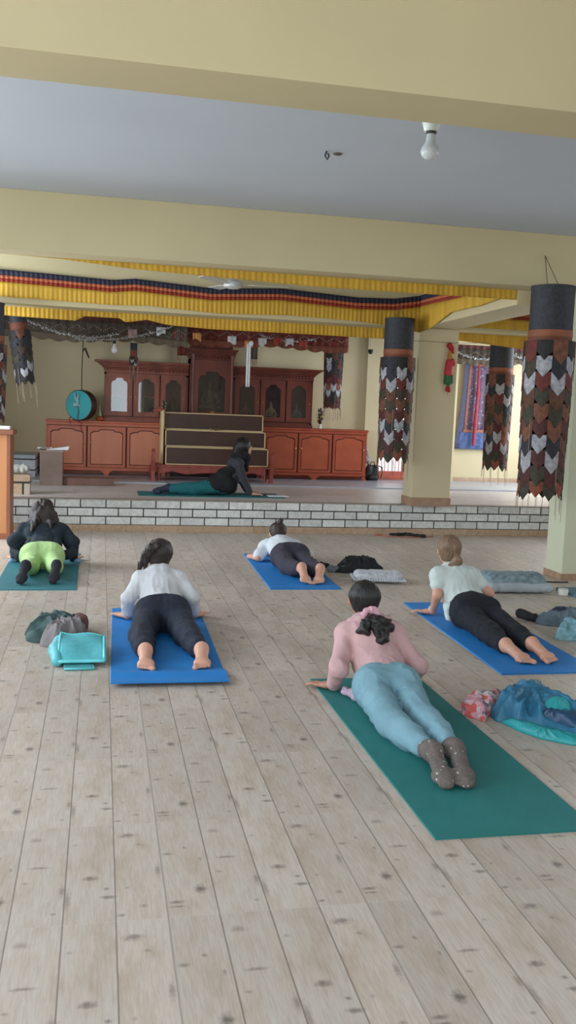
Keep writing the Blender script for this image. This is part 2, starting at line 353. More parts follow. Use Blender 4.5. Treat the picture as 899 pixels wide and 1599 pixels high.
# skirting along the back wall and pilasters
struct('baseboard_back', G().box((5.05, Y1-.012, H), (X1, Y1, H+.085), .003), skirt_m)
struct('trim_4', G().box((4.24, Y1-.10, H), (4.47, Y1, ZC)), paint_wall)
struct('trim_5', G().box((5.45, Y1-.14, H), (5.80, Y1, ZC)), paint_wall)
# beams
struct('trim_6', G().box((X0, 3.335, 2.63), (X1, 3.635, ZC), .004), paint)
struct('trim_7', G().box((X0, 7.583, 2.63), (X1, 7.86, ZC), .004), paint)
struct('trim_8', G().box((X0, 10.43, 2.50), (X1, 10.76, ZC), .004), paint)
struct('trim_9', G().box((3.70, 7.86, 2.50), (4.15, 10.43, ZC), .004), paint)
# pillars
stone = mat('pillar_plinth_tile', (170, 136, 112), 0.55, 0.1, 14)
def pillar(n, x0, x1, y0, y1, z0, z1, hb, m):
    o = struct('trim_%d' % n, G().box((x0, y0, z0), (x1, y1, z1), .006), m)
    G().box((x0-.012, y0-.012, z0), (x1+.012, y1+.012, z0+hb), .003).build('plinth', stone, o)
pillar(10, 3.70, 4.19, 10.43, 10.76, H, 2.50, .105, paint_wall)
pillar(11, 4.185, 4.70, 7.583, 7.90, 0, 2.63, .06, mat('pillar_pale_paint', (204, 206, 178), 0.7, 0.02, 2))
pillar(12, -3.1, -2.6, 10.43, 10.76, H, 2.50, .105, paint_wall)
# brick-faced ledge at the far left of the platform
bl = struct('trim_13', G().box((-1.6, 10.95, H), (-.80, 11.14, .60)), brick_mat('ledge_brick', (178, 150, 120), (196, 190, 178), (50, 42, 36), .25, .17, .012, (0, 0, 0)))
struct('trim_14', G().box((-2.4, 13.6, H), (-.92, Y1, .68)), brick_mat('white_ledge_brick', (206, 212, 220), (188, 196, 208), (56, 52, 50), .9, .155, .010, (0, 0, 0)))
# low raised strip of grey vinyl at the back of the platform
struct('floor_vinyl', G().box((-.9, 12.80, H), (X1, Y1, H+.018), .002), mat('grey_vinyl', (176, 180, 190), 0.3, 0.08, 3))
# ---------------------------------------------------------------- wooden shrine furniture
wood = mat('orange_wood', (206, 108, 72), 0.38, 0.10, 5, 0.05, 40, stretch=(1, 1, .25), col2=(188, 94, 60))
wood_p = mat('orange_wood_panel', (216, 130, 92), 0.36, 0.08, 4, 0.04, 40, stretch=(1, 1, .2), col2=(204, 118, 82))
wood_d = mat('dark_red_wood', (118, 52, 34), 0.40, 0.12, 6, 0.05, 40, stretch=(1, 1, .3), col2=(92, 38, 26))
wood_dp = mat('dark_red_wood_panel', (104, 46, 32), 0.4, 0.1, 6)
groove_shade = mat('groove_shade_brown', (70, 30, 20), 0.6)  # dark colour standing in for shade in door gaps and panel grooves
brass = mat('brass', (190, 150, 80), 0.35, 0.05, metal=0.8)
black_in = mat('dark_recess', (28, 20, 16), 0.8)
glassm = bpy.data.materials.new('cabinet_glass'); glassm.use_nodes = True
_b = glassm.node_tree.nodes['Principled BSDF']; _b.inputs['Base Color'].default_value = (.05, .05, .05, 1); _b.inputs['Roughness'].default_value = 0.03; _b.inputs['Alpha'].default_value = 0.30; _b.inputs['Specular IOR Level'].default_value = 1.0; _b.inputs['IOR'].default_value = 1.6
def arch_pts(x0, x1, z0, z1, drop, n=10):
    """outline with a shouldered ogee head; x,z"""
    w = x1-x0; P = [(x0, z0), (x1, z0), (x1, z1-drop)]
    for k in range(1, 2*n):
        t = k/(2*n); x = x1-w*t; s = abs(t-.5)*2
        z = z1-drop+drop*(1.0-.12*s if s < .40 else (.95-.45*math.sin((s-.40)/.16*PI/2) if s < .56 else (.5-.08*(s-.56) if s < .76 else .484*(1-(s-.76)/.24)**.6)))
        P.append((x, min(z, z1)))
    P.append((x0, z1-drop)); return P
def frame_from_outline(g, outer, inner_pts, y0, y1):
    """rectangular slab with a shaped hole: outer rectangle (x0,x1,z0,z1) and inner polygon"""
    x0, x1, z0, z1 = outer; n = len(inner_pts); cx = sum(p[0] for p in inner_pts)/n; cz = (min(p[1] for p in inner_pts)+max(p[1] for p in inner_pts))/2
    O = []
    for (x, z) in inner_pts:
        dx, dz = x-cx, z-cz; t = min(((x1-cx) if dx > 0 else (x0-cx))/dx if abs(dx) > 1e-6 else 1e9, ((z1-cz) if dz > 0 else (z0-cz))/dz if abs(dz) > 1e-6 else 1e9)
        O.append((cx+dx*t, cz+dz*t))
    # corners: snap the nearest ray to each rectangle corner
    for c in ((x0, z0), (x1, z0), (x1, z1), (x0, z1)):
        i = min(range(n), key=lambda i: (O[i][0]-c[0])**2+(O[i][1]-c[1])**2); O[i] = c
    V = [(x, y0, z) for x, z in O]+[(x, y0, z) for x, z in inner_pts]+[(x, y1, z) for x, z in O]+[(x, y1, z) for x, z in inner_pts]
    F = []
    for i in range(n):
        j = (i+1) % n; F += [(i, j, n+j, n+i), (n+i, n+j, 3*n+j, 3*n+i), (2*n+j, 2*n+i, 3*n+i, 3*n+j), (i, 2*n+i, 2*n+j, j)]
    g.add(V, F)
def low_cabinet(x0, x1, nd, label, mats=(wood, wood_p), hinge='r'):
    y0, y1, z0, z1 = 14.05, 14.495, H+.018, 1.20
    root = empty('altar_cabinet', ((x0+x1)/2, (y0+y1)/2, z0), label, 'cabinet', 'low wooden altar cabinets')
    o3 = root.location
    def B(g, n, m, p=root, sm=False):
        g.off = tuple(o3) if p is root else tuple(o3); return g.build(n, m, p, sm)
    g = G(); zb = z0+.075
    g.box((x0, y0+.02, zb), (x1, y1, z1-.03)); B(g, 'body', mats[0])
    g = G(); g.box((x0-.012, y0-.02, z1-.03), (x1+.012, y1, z1), .006); g.box((x0, y0-.004, z1-.075), (x1, y0+.03, z1-.03), .004); B(g, 'cabinet_top', mats[0])
    g = G()   # scalloped plinth rail with feet
    g.box((x0, y0+.01, zb-.012), (x1, y0+.035, zb+.035), .003)
    nf = max(2, round((x1-x0)/.85)+1)
    for k in range(nf):
        xc = x0+.03+(x1-x0-.06)*k/(nf-1); w = .03 if k in (0, nf-1) else .05
        g.prism([(xc-w*2, zb-.01), (xc-w, z0+.03), (xc-w*.6, z0), (xc+w*.6, z0), (xc+w, z0+.03), (xc+w*2, zb-.01)] if 0 < k < nf-1 else [(xc-w, zb), (xc-w, z0), (xc+w, z0), (xc+w, zb)], y0+.01, y0+.035)
    g.box((x0+.02, y0+.3, z0), (x1-.02, y0+.32, zb)); B(g, 'plinth', mats[0])
    dw = (x1-x0-.03)/nd
    B(G().box((x0+.022, y0+.014, zb+.035), (x1-.022, y0+.0205, z1-.078)), 'door_gap_shade', groove_shade)  # dark sheet behind the doors, painting the shade of the gaps between them
    for k in range(nd):
        a = x0+.015+k*dw+.012; b = x0+.015+(k+1)*dw-.012; c0, c1 = zb+.04, z1-.085
        g = G(); ins = arch_pts(a+.038, b-.038, c0+.038, c1-.036, .06)
        frame_from_outline(g, (a, b, c0, c1), ins, y0-.006, y0+.02); dr = B(g, 'door', mats[0])
        q = G(); q.box((a+.01, y0+.010, c0+.01), (b-.01, y0+.019, c1-.01)); qo = B(q, 'door_backing', groove_shade, dr)
        q = G(); q.prism(arch_pts(a+.049, b-.049, c0+.049, c1-.049, .06), y0+.0015, y0+.0115); B(q, 'door_panel', mats[1], dr)
        hx = (b-.035) if (k % 2 == 0 if hinge == 'r' else k % 2 == 1) else (a+.035)
        q = G(); q.lathe((hx, y0-.028, (c0+c1)/2+.07), [(.004, .022), (.006, .012), (.013, .006), (.013, 0), (.006, -.004)], 10, 'y'); B(q, 'knob', brass, dr)
    return root
low_cabinet(-.80, .985, 3, 'orange-brown low altar cabinet with arched doors, under the teal drum')
low_cabinet(1.00, 2.47, 3, 'low altar cabinet mostly hidden behind the stepped brown offering shelf', (wood_d, wood))
low_cabinet(2.485, 4.19, 3, 'orange-brown low altar cabinet with arched doors, left of the black backpack', (mat('mid_orange_wood', (176, 78, 48), .38, .1, 5, col2=(156, 66, 40)), mat('mid_orange_panel', (184, 88, 54), .38, .1, 5, col2=(166, 76, 46))), 'r')
def dent_cornice(g, x0, x1, y0, y1, z0, z1, fl, left=True, right=True):
    """flaring cornice with a wavy lower frieze"""
    l = fl if left else 0; rr = fl if right else 0; n = 6
    for k in range(n):
        t0, t1 = k/n, (k+1)/n; e0 = (t0**1.3); za, zb = z0+(z1-z0)*t0, z0+(z1-z0)*t1
        g.box((x0-l*e0-.004, y0-fl*.5*e0, za), (x1+rr*e0+.004, y1, zb-.003), .004)
    g.box((x0-l-.012, y0-fl*.5-.012, z1-.004), (x1+rr+.012, y1, z1+.018), .004)
def glazed(x0, x1, nd, label, left, right, cz=1.945, top=2.105, mats=(wood_d, wood_dp), z0=1.20):
    y0, y1 = 14.20, 14.495
    root = empty('glazed_shrine_cabinet', ((x0+x1)/2, (y0+y1)/2, z0), label, 'cabinet', 'glazed shrine cabinets on the altar'); o3 = tuple(root.location)
    def B(g, n, m, p=root): g.off = o3; return g.build(n, m, p)
    g = G(); g.box((x0, y1-.02, z0), (x1, y1, cz)); g.box((x0, y0+.02, z0), (x0+.03, y1, cz)); g.box((x1-.03, y0+.02, z0), (x1, y1, cz)); g.box((x0, y0+.02, cz-.03), (x1, y1, cz)); g.box((x0, y0+.02, z0), (x1, y1, z0+.075))
    g.box((x0-.01, y0-.012, z0), (x1+.01, y0+.02, z0+.05), .004); B(g, 'body', mats[0])
    g = G(); dent_cornice(g, x0, x1, y0, y1, cz+.035, top, .14, left, right); g.box((x0-.004, y0-.006, cz-.004), (x1+.004, y1, cz+.035), .003)
    for k in range(int((x1-x0)/.052)):
        xc = x0+.03+k*.052; g.lathe((xc, y0-.013, cz+.052), [(.019, 0), (.015, -.008), (.004, -.012)], 8, 'y')
    B(g, 'cornice', mats[0])
    dw = (x1-x0-.04)/nd
    for k in range(nd):
        a = x0+.02+k*dw+.01; b = x0+.02+(k+1)*dw-.01; c0, c1 = z0+.085, cz-.012
        ins = arch_pts(a+.075, b-.075, c0+.07, c1-.07, .09)
        g = G(); frame_from_outline(g, (a, b, c0, c1), ins, y0-.008, y0+.014); dr = B(g, 'glass_door', mats[0])
        q = G(); q.box((a+.05, y0+.006, c0+.05), (b-.05, y0+.009, c1-.04)); B(q, 'glass_pane', glassm, dr)
        q = G(); q.lathe(((b-.03) if k % 2 == 0 else (a+.03), y0-.025, (c0+c1)/2-.03), [(.004, .016), (.010, .006), (.010, 0), (.004, -.003)], 8, 'y'); B(q, 'knob', brass, dr)
        q = G(); q.box((a, y0+.15, c0+.02), (b, y1-.03, c0+.03)); B(q, 'shelf', mats[1])
    return root
wood_m = mat('left_shrine_wood', (156, 82, 58), 0.4, 0.1, 6, 0.05, 40, stretch=(1, 1, .3), col2=(118, 56, 38))
glazed(.045, 1.315, 3, 'glazed shrine cabinet left of the tall tower, window light reflected in its doors', True, False, mats=(wood_m, wood_dp))
glazed(2.015, 3.30, 3, 'glazed shrine cabinet with flared cornice holding small statues, right of the tall tower', False, True)
# central tower
x0, x1, y0, y1, z0 = 1.33, 2.00, 14.08, 14.495, 1.20
tw = empty('shrine_tower', ((x0+x1)/2, (y0+y1)/2, z0), 'tall dark red wooden shrine tower with arched glass door holding the seated statue', 'shrine'); o3 = tuple(tw.location)
def TB(g, n, m, p=tw): g.off = o3; return g.build(n, m, p)
g = G(); g.box((x0, y1-.02, z0), (x1, y1, 2.2)); g.box((x0, y0+.02, z0), (x0+.04, y1, 2.2)); g.box((x1-.04, y0+.02, z0), (x1, y1, 2.2)); g.box((x0, y0+.02, z0), (x1, y1, z0+.10)); g.box((x0, y0+.02, 2.10), (x1, y1, 2.2))
g.box((x0-.012, y0-.02, z0), (x1+.012, y0+.02, z0+.10), .004); TB(g, 'body', wood_d)
g = G(); ins = arch_pts(x0+.13, x1-.12, z0+.20, 2.02, .13); frame_from_outline(g, (x0+.005, x1-.005, z0+.10, 2.185), ins, y0-.004, y0+.02); dr = TB(g, 'glass_door', wood_d)
TB(G().box((x0+.1, y0+.010, z0+.17), (x1-.1, y0+.013, 2.05)), 'glass_pane', glassm, dr)
for xx in (x0+.035, x1-.035):
    g = G(); g.lathe((xx, y0-.02, z0+.10), [(.028, 0), (.028, .05), (.018, .07), (.022, .12), (.018, .4), (.018, .85), (.024, .9), (.03, .93), (.03, .97)], 12); auto_smooth(TB(g, 'column', wood_d))
g = G(); dent_cornice(g, x0+.0, x1-.0, y0, y1, 2.20, 2.34, .05); g.box((x0+.02, y0+.02, 2.34), (x1-.02, y1, 2.46), .004); dent_cornice(g, x0+.02, x1-.02, y0, y1, 2.46, 2.66, .10)
for k in range(11): g.lathe((x0+.05+k*.057, y0-.012, 2.235), [(.02, 0), (.014, -.01), (.004, -.014)], 8, 'y')
for k in range(7): g.box((x0+.06+k*.085, y0+.005, 2.37), (x0+.115+k*.085, y0+.03, 2.44), .006)
TB(g, 'crown', wood_d)
TB(G().box((x0+.05, y0+.2, z0+.19), (x1-.05, y1-.03, z0+.2)), 'shelf', wood_dp)
# statues
gold = mat('old_gilt', (168, 124, 70), 0.45, 0.2, 20, metal=0.4)
def statue(x, y, z, s, label, robe, group=None, pale=False):
    root = empty('seated_statue', (x, y, z), label, 'statue', group)
    F = Field(.007 if s > .8 else .006); F.cap((-.13*s, 0, .05*s), (.13*s, -.02*s, .05*s), .05*s, .05*s, .03*s); F.cap((0, 0, .08*s), (0, .01, .24*s), .07*s, .075*s, .03*s, (0, 1, 0), .7)
    F.cap((-.085*s, 0, .24*s), (-.12*s, -.03*s, .13*s), .028*s, .024*s, .02*s); F.cap((-.12*s, -.03*s, .13*s), (-.02*s, -.07*s, .10*s), .024*s, .018*s, .02*s)
    F.cap((.085*s, 0, .24*s), (.125*s, -.03*s, .14*s), .028*s, .024*s, .02*s); F.cap((.125*s, -.03*s, .14*s), (.06*s, -.07*s, .07*s), .024*s, .018*s, .02*s)
    F.cap((0, 0, .29*s), (0, 0, .31*s), .025*s, .025*s, .02*s); F.ball((0, 0, .355*s), .042*s, .01, (0, 0, 1), 1.2); F.ball((0, 0, .41*s), .018*s, .015)
    F.build('figure', robe, root)
    g = G(); g.lathe((0, 0, -.0), [(.17*s, 0), (.19*s, .012*s), (.15*s, .03*s), (.18*s, .045*s), (.14*s, .05*s)], 20); auto_smooth(g.build('lotus_base', gold, root))
    return root
st = statue(1.665, 14.32, 1.40, 1.15, 'seated pale gold statue behind the arched glass of the tall shrine tower', mat('pale_gold', (134, 100, 78), .5, .2, 12))
statue(2.24, 14.35, 1.296, .70, 'small tan seated statue behind the left glass door of the right shrine cabinet', mat('tan_gilt', (150, 90, 56), .5, .2, 12), 'small statues in the right shrine cabinet')
statue(2.65, 14.35, 1.296, .70, 'small ivory and gold statue behind the middle glass door of the right shrine cabinet', mat('ivory_gilt', (206, 180, 130), .5, .2, 12), 'small statues in the right shrine cabinet')
statue(3.07, 14.35, 1.296, .66, 'small silver grey statue behind the right glass door of the right shrine cabinet', mat('silver_grey', (150, 146, 140), .5, .2, 12), 'small statues in the right shrine cabinet')
statue(1.10, 14.36, 1.296, .7, 'small brown seated statue behind the third glass door of the left shrine cabinet', mat('brown_gilt', (120, 84, 60), .5, .2, 12))
for (x, c, w, l) in ((.22, (70, 84, 70), .2, 'greenish framed picture behind the first glass door of the left shrine cabinet'), (.74, (96, 82, 70), .2, 'brown framed picture behind the second glass door of the left shrine cabinet')):
    t = empty('framed_picture', (x, 14.455, 1.30), l, 'picture')
    g = G(); g.box((-w/2, -.012, 0), (w/2, .012, .3), .004); g.build('frame', gold, t); G().box((-w/2+.02, -.015, .02), (w/2-.02, -.011, .28)).build('picture_panel', mat('pic%d' % int(x*100), c, .5, .4, 9), t)
# stepped offering shelf on a low red bench
red_b = mat('red_bench_wood', (156, 72, 58), 0.45, 0.12, 8, col2=(126, 56, 46)); dk = mat('dark_brown_board', (72, 42, 30), 0.42, 0.12, 5, col2=(58, 34, 24)); trimm = mat('pale_gold_edging', (224, 198, 146), 0.5, 0.08)
b0 = H+.018
bn = empty('low_bench', (1.72, 13.35, b0), 'low red carved bench behind the kneeling instructor, carrying the stepped brown shelf', 'bench')
def BB(g, n, m, p): g.off = (0, 0, 0); return g.build(n, m, p)
bx0, bx1 = -1.0, .78
g = G(); g.box((bx0+.02, -.16, .20), (bx1-.02, .30, .235), .006); BB(g, 'bench_top', red_b, bn)
g = G(); g.prism([(bx0+.1, .20), (bx0+.1, .10), (bx0+.3, .14), (bx0+.5, .10), ((bx0+bx1)/2, .13), (bx1-.5, .10), (bx1-.3, .14), (bx1-.1, .10), (bx1-.1, .20)], -.155, -.13); BB(g, 'apron', red_b, bn)
for sx in (bx0, bx1-.05):
    g = G(); V = [(-.24, 0), (-.16, 0), (-.15, .05), (.24, .05), (.25, 0), (.33, 0), (.33, .14), (.30, .20), (.05, .21), (-.08, .23), (-.14, .32), (-.17, .42), (-.21, .46), (-.25, .42), (-.26, .30), (-.23, .15)]
    n = len(V); g.add([(sx, y, z) for y, z in V]+[(sx+.05, y, z) for y, z in V], [tuple(range(n)), tuple(range(2*n-1, n-1, -1))]+[(i, i+n, (i+1) % n+n, (i+1) % n) for i in range(n)]); BB(g, 'end_board', red_b, bn)
for sx in (bx0+.09, bx1-.13):
    g = G(); g.lathe((sx+.02, -.14, 0), [(.02, 0), (.024, .02), (.015, .05), (.022, .14), (.02, .20)], 10); auto_smooth(BB(g, 'leg', red_b, bn))
sh = empty('stepped_offering_shelf', (1.72, 13.35, b0+.236), 'three-tier dark brown stepped shelf with pale gold edging, standing on the low red bench', 'shelf')
tiers = [(-.80, .705, -.15, .30, 0, .262), (-.80, .675, -.04, .30, .262, .505), (-.82, .655, .08, .30, .505, .752)]
for i, (a, b, ya, yb, za, zb) in enumerate(tiers):
    g = G(); g.box((a, ya, za), (b, yb, zb-.001), .003); t = BB(g, 'tier', dk, sh)
    g = G(); e = .013
    for A, Bq in (((a, ya-.008, zb-e), (b, ya-.001, zb)), ((a, ya-.008, za+.002), (b, ya-.001, za+e)), ((a, ya-.008, za), (a+e, ya-.001, zb)), ((b-e, ya-.008, za), (b, ya-.001, zb))): g.box(A, Bq)
    BB(g, 'edging', trimm, t)
BB(G().box((-.862, -.02, .0), (-.824, .30, .77), .004), 'side_board', trimm, sh)
zt = b0+.236
def flowerpot(x, y, z, s, label, dark, petals, pot, n=14):
    root = empty('flower_vase', (x, y, z), label, 'vase')
    auto_smooth(G().lathe((0, 0, 0), [(.028*s, 0), (.035*s, .02*s), (.022*s, .06*s), (.03*s, .08*s)], 14).build('pot', pot, root))
    F = Field(.006); 
    for k in range(16):
        a = k*2.4; rr = .045*s*math.sqrt((k % 8+1)/8); F.cap((0, 0, .07*s), (rr*math.cos(a), rr*math.sin(a), (.09+.017*k)*s), .012*s, .016*s, .006)
    F.build('foliage', dark, root)
    for k in range(n):
        a = k*2.399+.5; zz = (.10+.25*k/n)*s; rr = .062*s*math.sin(PI*(.2+.75*k/n)); F = Field(.006); c = np.array((rr*math.cos(a), rr*math.sin(a), zz))
        g = G(); g.lathe(c, [(.003, -.008*s), (.014*s, 0), (.019*s, .010*s), (.010*s, .018*s), (.002, .014*s)], 8); auto_smooth(g.build('flower', petals[k % len(petals)], root), 60)
leafd = mat('dark_leaf', (36, 44, 26), .6, .2, 20); leafb = mat('maroon_leaf', (58, 26, 20), .6, .2, 20); ivory = mat('ivory_petal', (222, 214, 160), .6); yel = mat('yellow_petal', (214, 186, 80), .6); whitep = mat('white_petal', (226, 226, 214), .6)
flowerpot(.905, 13.51, zt+.752, .5, 'small vase of white flowers with dark leaves, on the left end of the stepped shelf', leafd, [ivory, whitep], yel, 8)
flowerpot(3.44, 14.22, 1.20, .92, 'column-shaped vase of ivory and dark red flowers on the right low cabinet', leafb, [ivory, yel, whitep], whitep, 18)
for (x, y, z, c, lab) in ((1.61, 13.48, zt+.752, (170, 120, 70), 'small tan offering bowl on the top tier of the stepped shelf'), (1.66, 13.34, zt+.5, (120, 96, 70), 'small round brass bowl on the middle tier of the stepped shelf'), (1.58, 13.34, zt+.5, (150, 120, 90), 'tiny narrow offering cup on the middle tier of the stepped shelf')):
    tag(auto_smooth(G((0, 0, 0)).lathe((0, 0, 0), [(.018, 0), (.024, .004), (.038 if x != 1.58 else .02, .032), (.036 if x != 1.58 else .018, .032), (.018, .012)], 16).build('offering_bowl', mat('bowl%d' % c[0], c, .4, .1))), lab, 'bowl').location = (x, y, z)
tag(auto_smooth(Field(.006).ball((0, 0, .03), .03, .01).cap((-.03, 0, .02), (-.06, .01, .018), .02, .014, .01).cap((.03, 0, .02), (.07, 0, .03), .022, .02, .01).ball((.02, 0, .055), .018, .01).build('folded_scarf', mat('salmon_scarf', (170, 92, 70), .8, .2, 30))), 'small salmon cloth bundle beside the white flowers on the stepped shelf', 'cloth').location = (.99-.17, 13.5, zt+.752)
# orange pot with spout on the left cabinet
pt = empty('ritual_jug', (-.02, 14.13, 1.20), 'small orange and white ritual jug standing between drum and left shrine cabinet', 'jug')
auto_smooth(G().lathe((0, 0, 0), [(.03, 0), (.055, .02), (.058, .05), (.03, .075)], 16).build('jug_body', mat('orange_glaze', (190, 92, 40), .35), pt))
auto_smooth(G().lathe((-.0, 0, .075), [(.03, 0), (.026, .04), (.012, .07), (.007, .16)], 12).build('jug_neck', mat('ivory_glaze', (214, 196, 160), .4), pt))
G().tube([(.05, 0, .035), (.085, 0, .06), (.10, 0, .075)], [.010, .008, .006], 8).build('spout', MATS['orange_glaze'], pt)
# hanging ritual drum
dr = empty('ritual_drum', (-.285, 13.93, 1.425), 'round teal-faced ritual drum with dark rim hanging above the left low cabinet', 'drum')
Rz = Matrix.Rotation(math.radians(-32), 4, 'Z')
teal = mat('teal_drum_skin', (72, 186, 192), .45, .05, 4); rim = mat('drum_rim', (58, 34, 28), .5, .15, 20)
def rotg(g): g.V = [tuple(Rz @ Vector(v)) for v in g.V]; return g
auto_smooth(rotg(G().lathe((0, 0, 0), [(.213, -.075), (.225, -.07), (.23, 0), (.225, .07), (.213, .075)], 40, 'y')).build('drum_shell', rim, dr), 50)
auto_smooth(rotg(G().lathe((0, 0, 0), [(.216, -.074), (.214, -.080), (.10, -.082), (.01, -.083)], 40, 'y')).build('drum_skin', teal, dr), 50)
auto_smooth(rotg(G().lathe((0, 0, 0), [(.01, .083), (.10, .082), (.214, .080), (.216, .074)], 40, 'y')).build('drum_skin', teal, dr), 50)
# ribbons tied at the drum's centre
g = G()
rb = mat('pale_blue_ribbon', (176, 214, 220), .6, .1)
for (a, b_, w) in (((0, .0), (-.09, .03), .022), ((0, 0), (-.08, -.03), .026), ((0, 0), (.02, .17), .02), ((0, 0), (-.05, .19), .018), ((0, 0), (.05, -.02), .016)):
    g.tube([(a[0], -.092, a[1]), ((a[0]+b_[0])/2-.01, -.105, (a[1]+b_[1])/2+.012), (b_[0], -.094, b_[1])], [.010, w, .006], 8)
rotg(g).build('ribbon', rb, dr, True)
rotg(G().tube([(.0, -.09, -.01), (.01, -.095, -.1), (-.005, -.09, -.20), (.03, -.08, -.24)], .007, 6)).build('drum_strap', mat('mauve_cord', (120, 90, 110), .7), dr)
G().tube([(0.0, -.07, .20), (.0, -.03, .55), (.01, 0, .83), (.02, .02, 1.62)], .007, 6).build('hanging_cord', mat('brown_cord', (70, 54, 44), .8), dr)
G().tube([(.01, -.01, .80), (.04, -.03, .84), (.10, -.05, .70)], [.012, .016, .012], 8).build('drum_beater', mat('dark_beater', (44, 34, 30), .6), dr)
G().tube([(-.15, -.10, -.17), (-.17, -.12, -.22), (-.15, -.12, -.27)], .008, 6).build('tassel', mat('red_cord', (140, 48, 44), .7), dr)
G().tube([(-.12, -.15, -.21), (.02, -.16, -.26), (.0, -.17, -.33), (.02, -.17, -.38)], .007, 6).build('tassel', mat('red_cord', (140, 48, 44), .7), dr)
# podium box on platform with papers
pod = empty('wooden_podium', (-.61, 12.35, H), 'small grey-brown wooden podium on the platform in front of the left low cabinet', 'podium')
pw = mat('grey_brown_wood', (128, 106, 94), .5, .1, 5, col2=(112, 92, 80)); pw2 = mat('podium_top_wood', (150, 122, 110), .4, .1, 5)
G().box((-.16, -.12, 0), (.13, .20, .44), .004).build('podium_body', pw, pod)
G().prism([(-.17, .44), (.14, .44), (.14, .455), (-.17, .455)], -.13, .22).build('podium_top', pw2, pod)
G().box((.13, -.05, 0), (.80, .20, .10), .004).build('side_step', mat('reddish_step', (110, 76, 62), .5, .1), pod)
paper = mat('paper', (222, 222, 220), .7, .05, 10)
F = Field(.006).cap((-.1, 0, .02), (.0, .04, .03), .03, .024, .02, (0, 0, 1), .5).cap((-.10, .05, .02), (-.12, -.06, .03), .024, .02, .02, (0, 0, 1), .7).bumps(.01, 22, 3, ridge=True)
tag(F.build('crumpled_paper', paper), 'crumpled white paper on the left of the grey-brown podium top', 'paper').location = (-.66, 12.36, H+.455)
tag(G().prism([(-.15, 0), (.13, .006), (.15, .05), (.14, .055), (-.14, .008)], -.04, .10).build('paper_sheet', paper), 'white paper sheet lying curled on the right of the podium top', 'paper').location = (-.55, 12.36, H+.457)
# tall orange desk at far left on lower floor
dw_ = mat('light_orange_wood', (206, 142, 92), .45, .08, 3, col2=(192, 126, 78), stretch=(1, 1, .3)); dw2 = mat('brown_edge_wood', (150, 92, 62), .45, .1, 4)
dk_ = empty('wooden_desk', (-1.25, 10.02, 0), 'tall light orange wooden desk at the left edge beside the brick step', 'desk')
G().box((-.42, -.16, .06), (.30, .14, 1.10), .004).build('desk_body', dw_, dk_)
G().box((.295, -.175, 0), (.335, .20, 1.10), .004).build('side_panel', dw2, dk_)
G().box((-.44, -.20, 1.10), (.365, .24, 1.15), .006).build('desk_top', dw2, dk_)
G().box((-.42, -.165, 0), (.30, .14, .06), .004).build('plinth', dw2, dk_)
for k, (xx, cc, ll) in enumerate(((-.30, (96, 84, 78), 'grey')  , (-.22, (150, 66, 50), 'red'))):
    pass
g = G().box((-.07, -.06, 0), (.07, .06, .035), .006)
tag(g.build('folded_cloth', paper), 'small white folded cloth on top of the tall orange desk', 'cloth').location = (-1.0, 10.0, 1.15)
# rolled cream bundle behind desk on ledge
tag(Field(.008).cap((-.07, 0, .06), (.07, 0, .06), .055, .06, .02).bumps(.012, 16, 5, ridge=True).build('cloth_bundle', mat('greyish_cloth', (170, 170, 160), .8, .15, 12)), 'grey-white cloth bundle on the brick ledge between desk and podium', 'cloth').location = (-.94, 11.04, .60)
tag(Field(.008).cap((-.05, 0, .05), (.04, 0, .05), .05, .045, .02).bumps(.01, 18, 8, ridge=True).build('cloth_bundle', mat('mustard_cloth', (176, 136, 60), .8, .15, 12)), 'mustard yellow cloth bundle on the brick ledge, left of the grey-white one', 'cloth').location = (-1.10, 11.04, .60)
# backpack and striped bag by the right cabinet
bp_ = empty('backpack', (4.345, 14.22, H+.018), 'black backpack leaning beside the right low cabinet', 'backpack')
blk = mat('black_nylon', (34, 36, 40), .6, .2, 14)
Field(.008).cap((-.06, 0, .07), (-.05, 0, .20), .075, .065, .03, (0, 1, 0), .8).cap((.05, 0, .07), (.05, 0, .19), .075, .065, .03, (0, 1, 0), .8).bumps(.01, 12, 4, ridge=True).build('bag_body', blk, bp_)
G().tube([(.09, -.05, .24), (.15, -.06, .22), (.16, -.06, .12), (.13, -.06, .04)], .01, 6).build('strap', blk, bp_)
G().tube([(-.03, 0, .25), (-.02, 0, .30), (.03, 0, .30), (.04, 0, .25)], .008, 6).build('handle', blk, bp_)
Field(.007).cap((-.03, -.06, .05), (.04, -.06, .05), .05, .045, .02).build('front_pocket', blk, bp_)
sb = Field(.008).cap((0, 0, .06), (-.03, .0, .30), .05, .03, .02, (0, 1, 0), .5).bumps(.01, 14, 6, ridge=True).build('striped_bag', mat('striped_bag_cloth', (206, 206, 206), .7, .1, 30, col2=(50, 50, 56), stretch=(1, 1, 2)))
tag(sb, 'slim black and white patterned bag standing behind the black backpack', 'bag').location = (4.30, 14.33, H+.26)
# white paper & grey pad on instructor's mat
tag(G().box((-.13, -.10, 0), (.13, .10, .008), .002).build('paper_booklet', paper), 'white paper booklet lying at the front end of the instructor mat', 'booklet').location = (2.20, 11.22, H+.010)
tag(G().box((-.12, -.07, 0), (.12, .07, .010), .003).build('grey_pad', mat('dark_grey_pad', (70, 76, 82), .8)), 'thin dark grey pad beside the hands of the instructor', 'pad').location = (2.02, 11.40, H+.009)
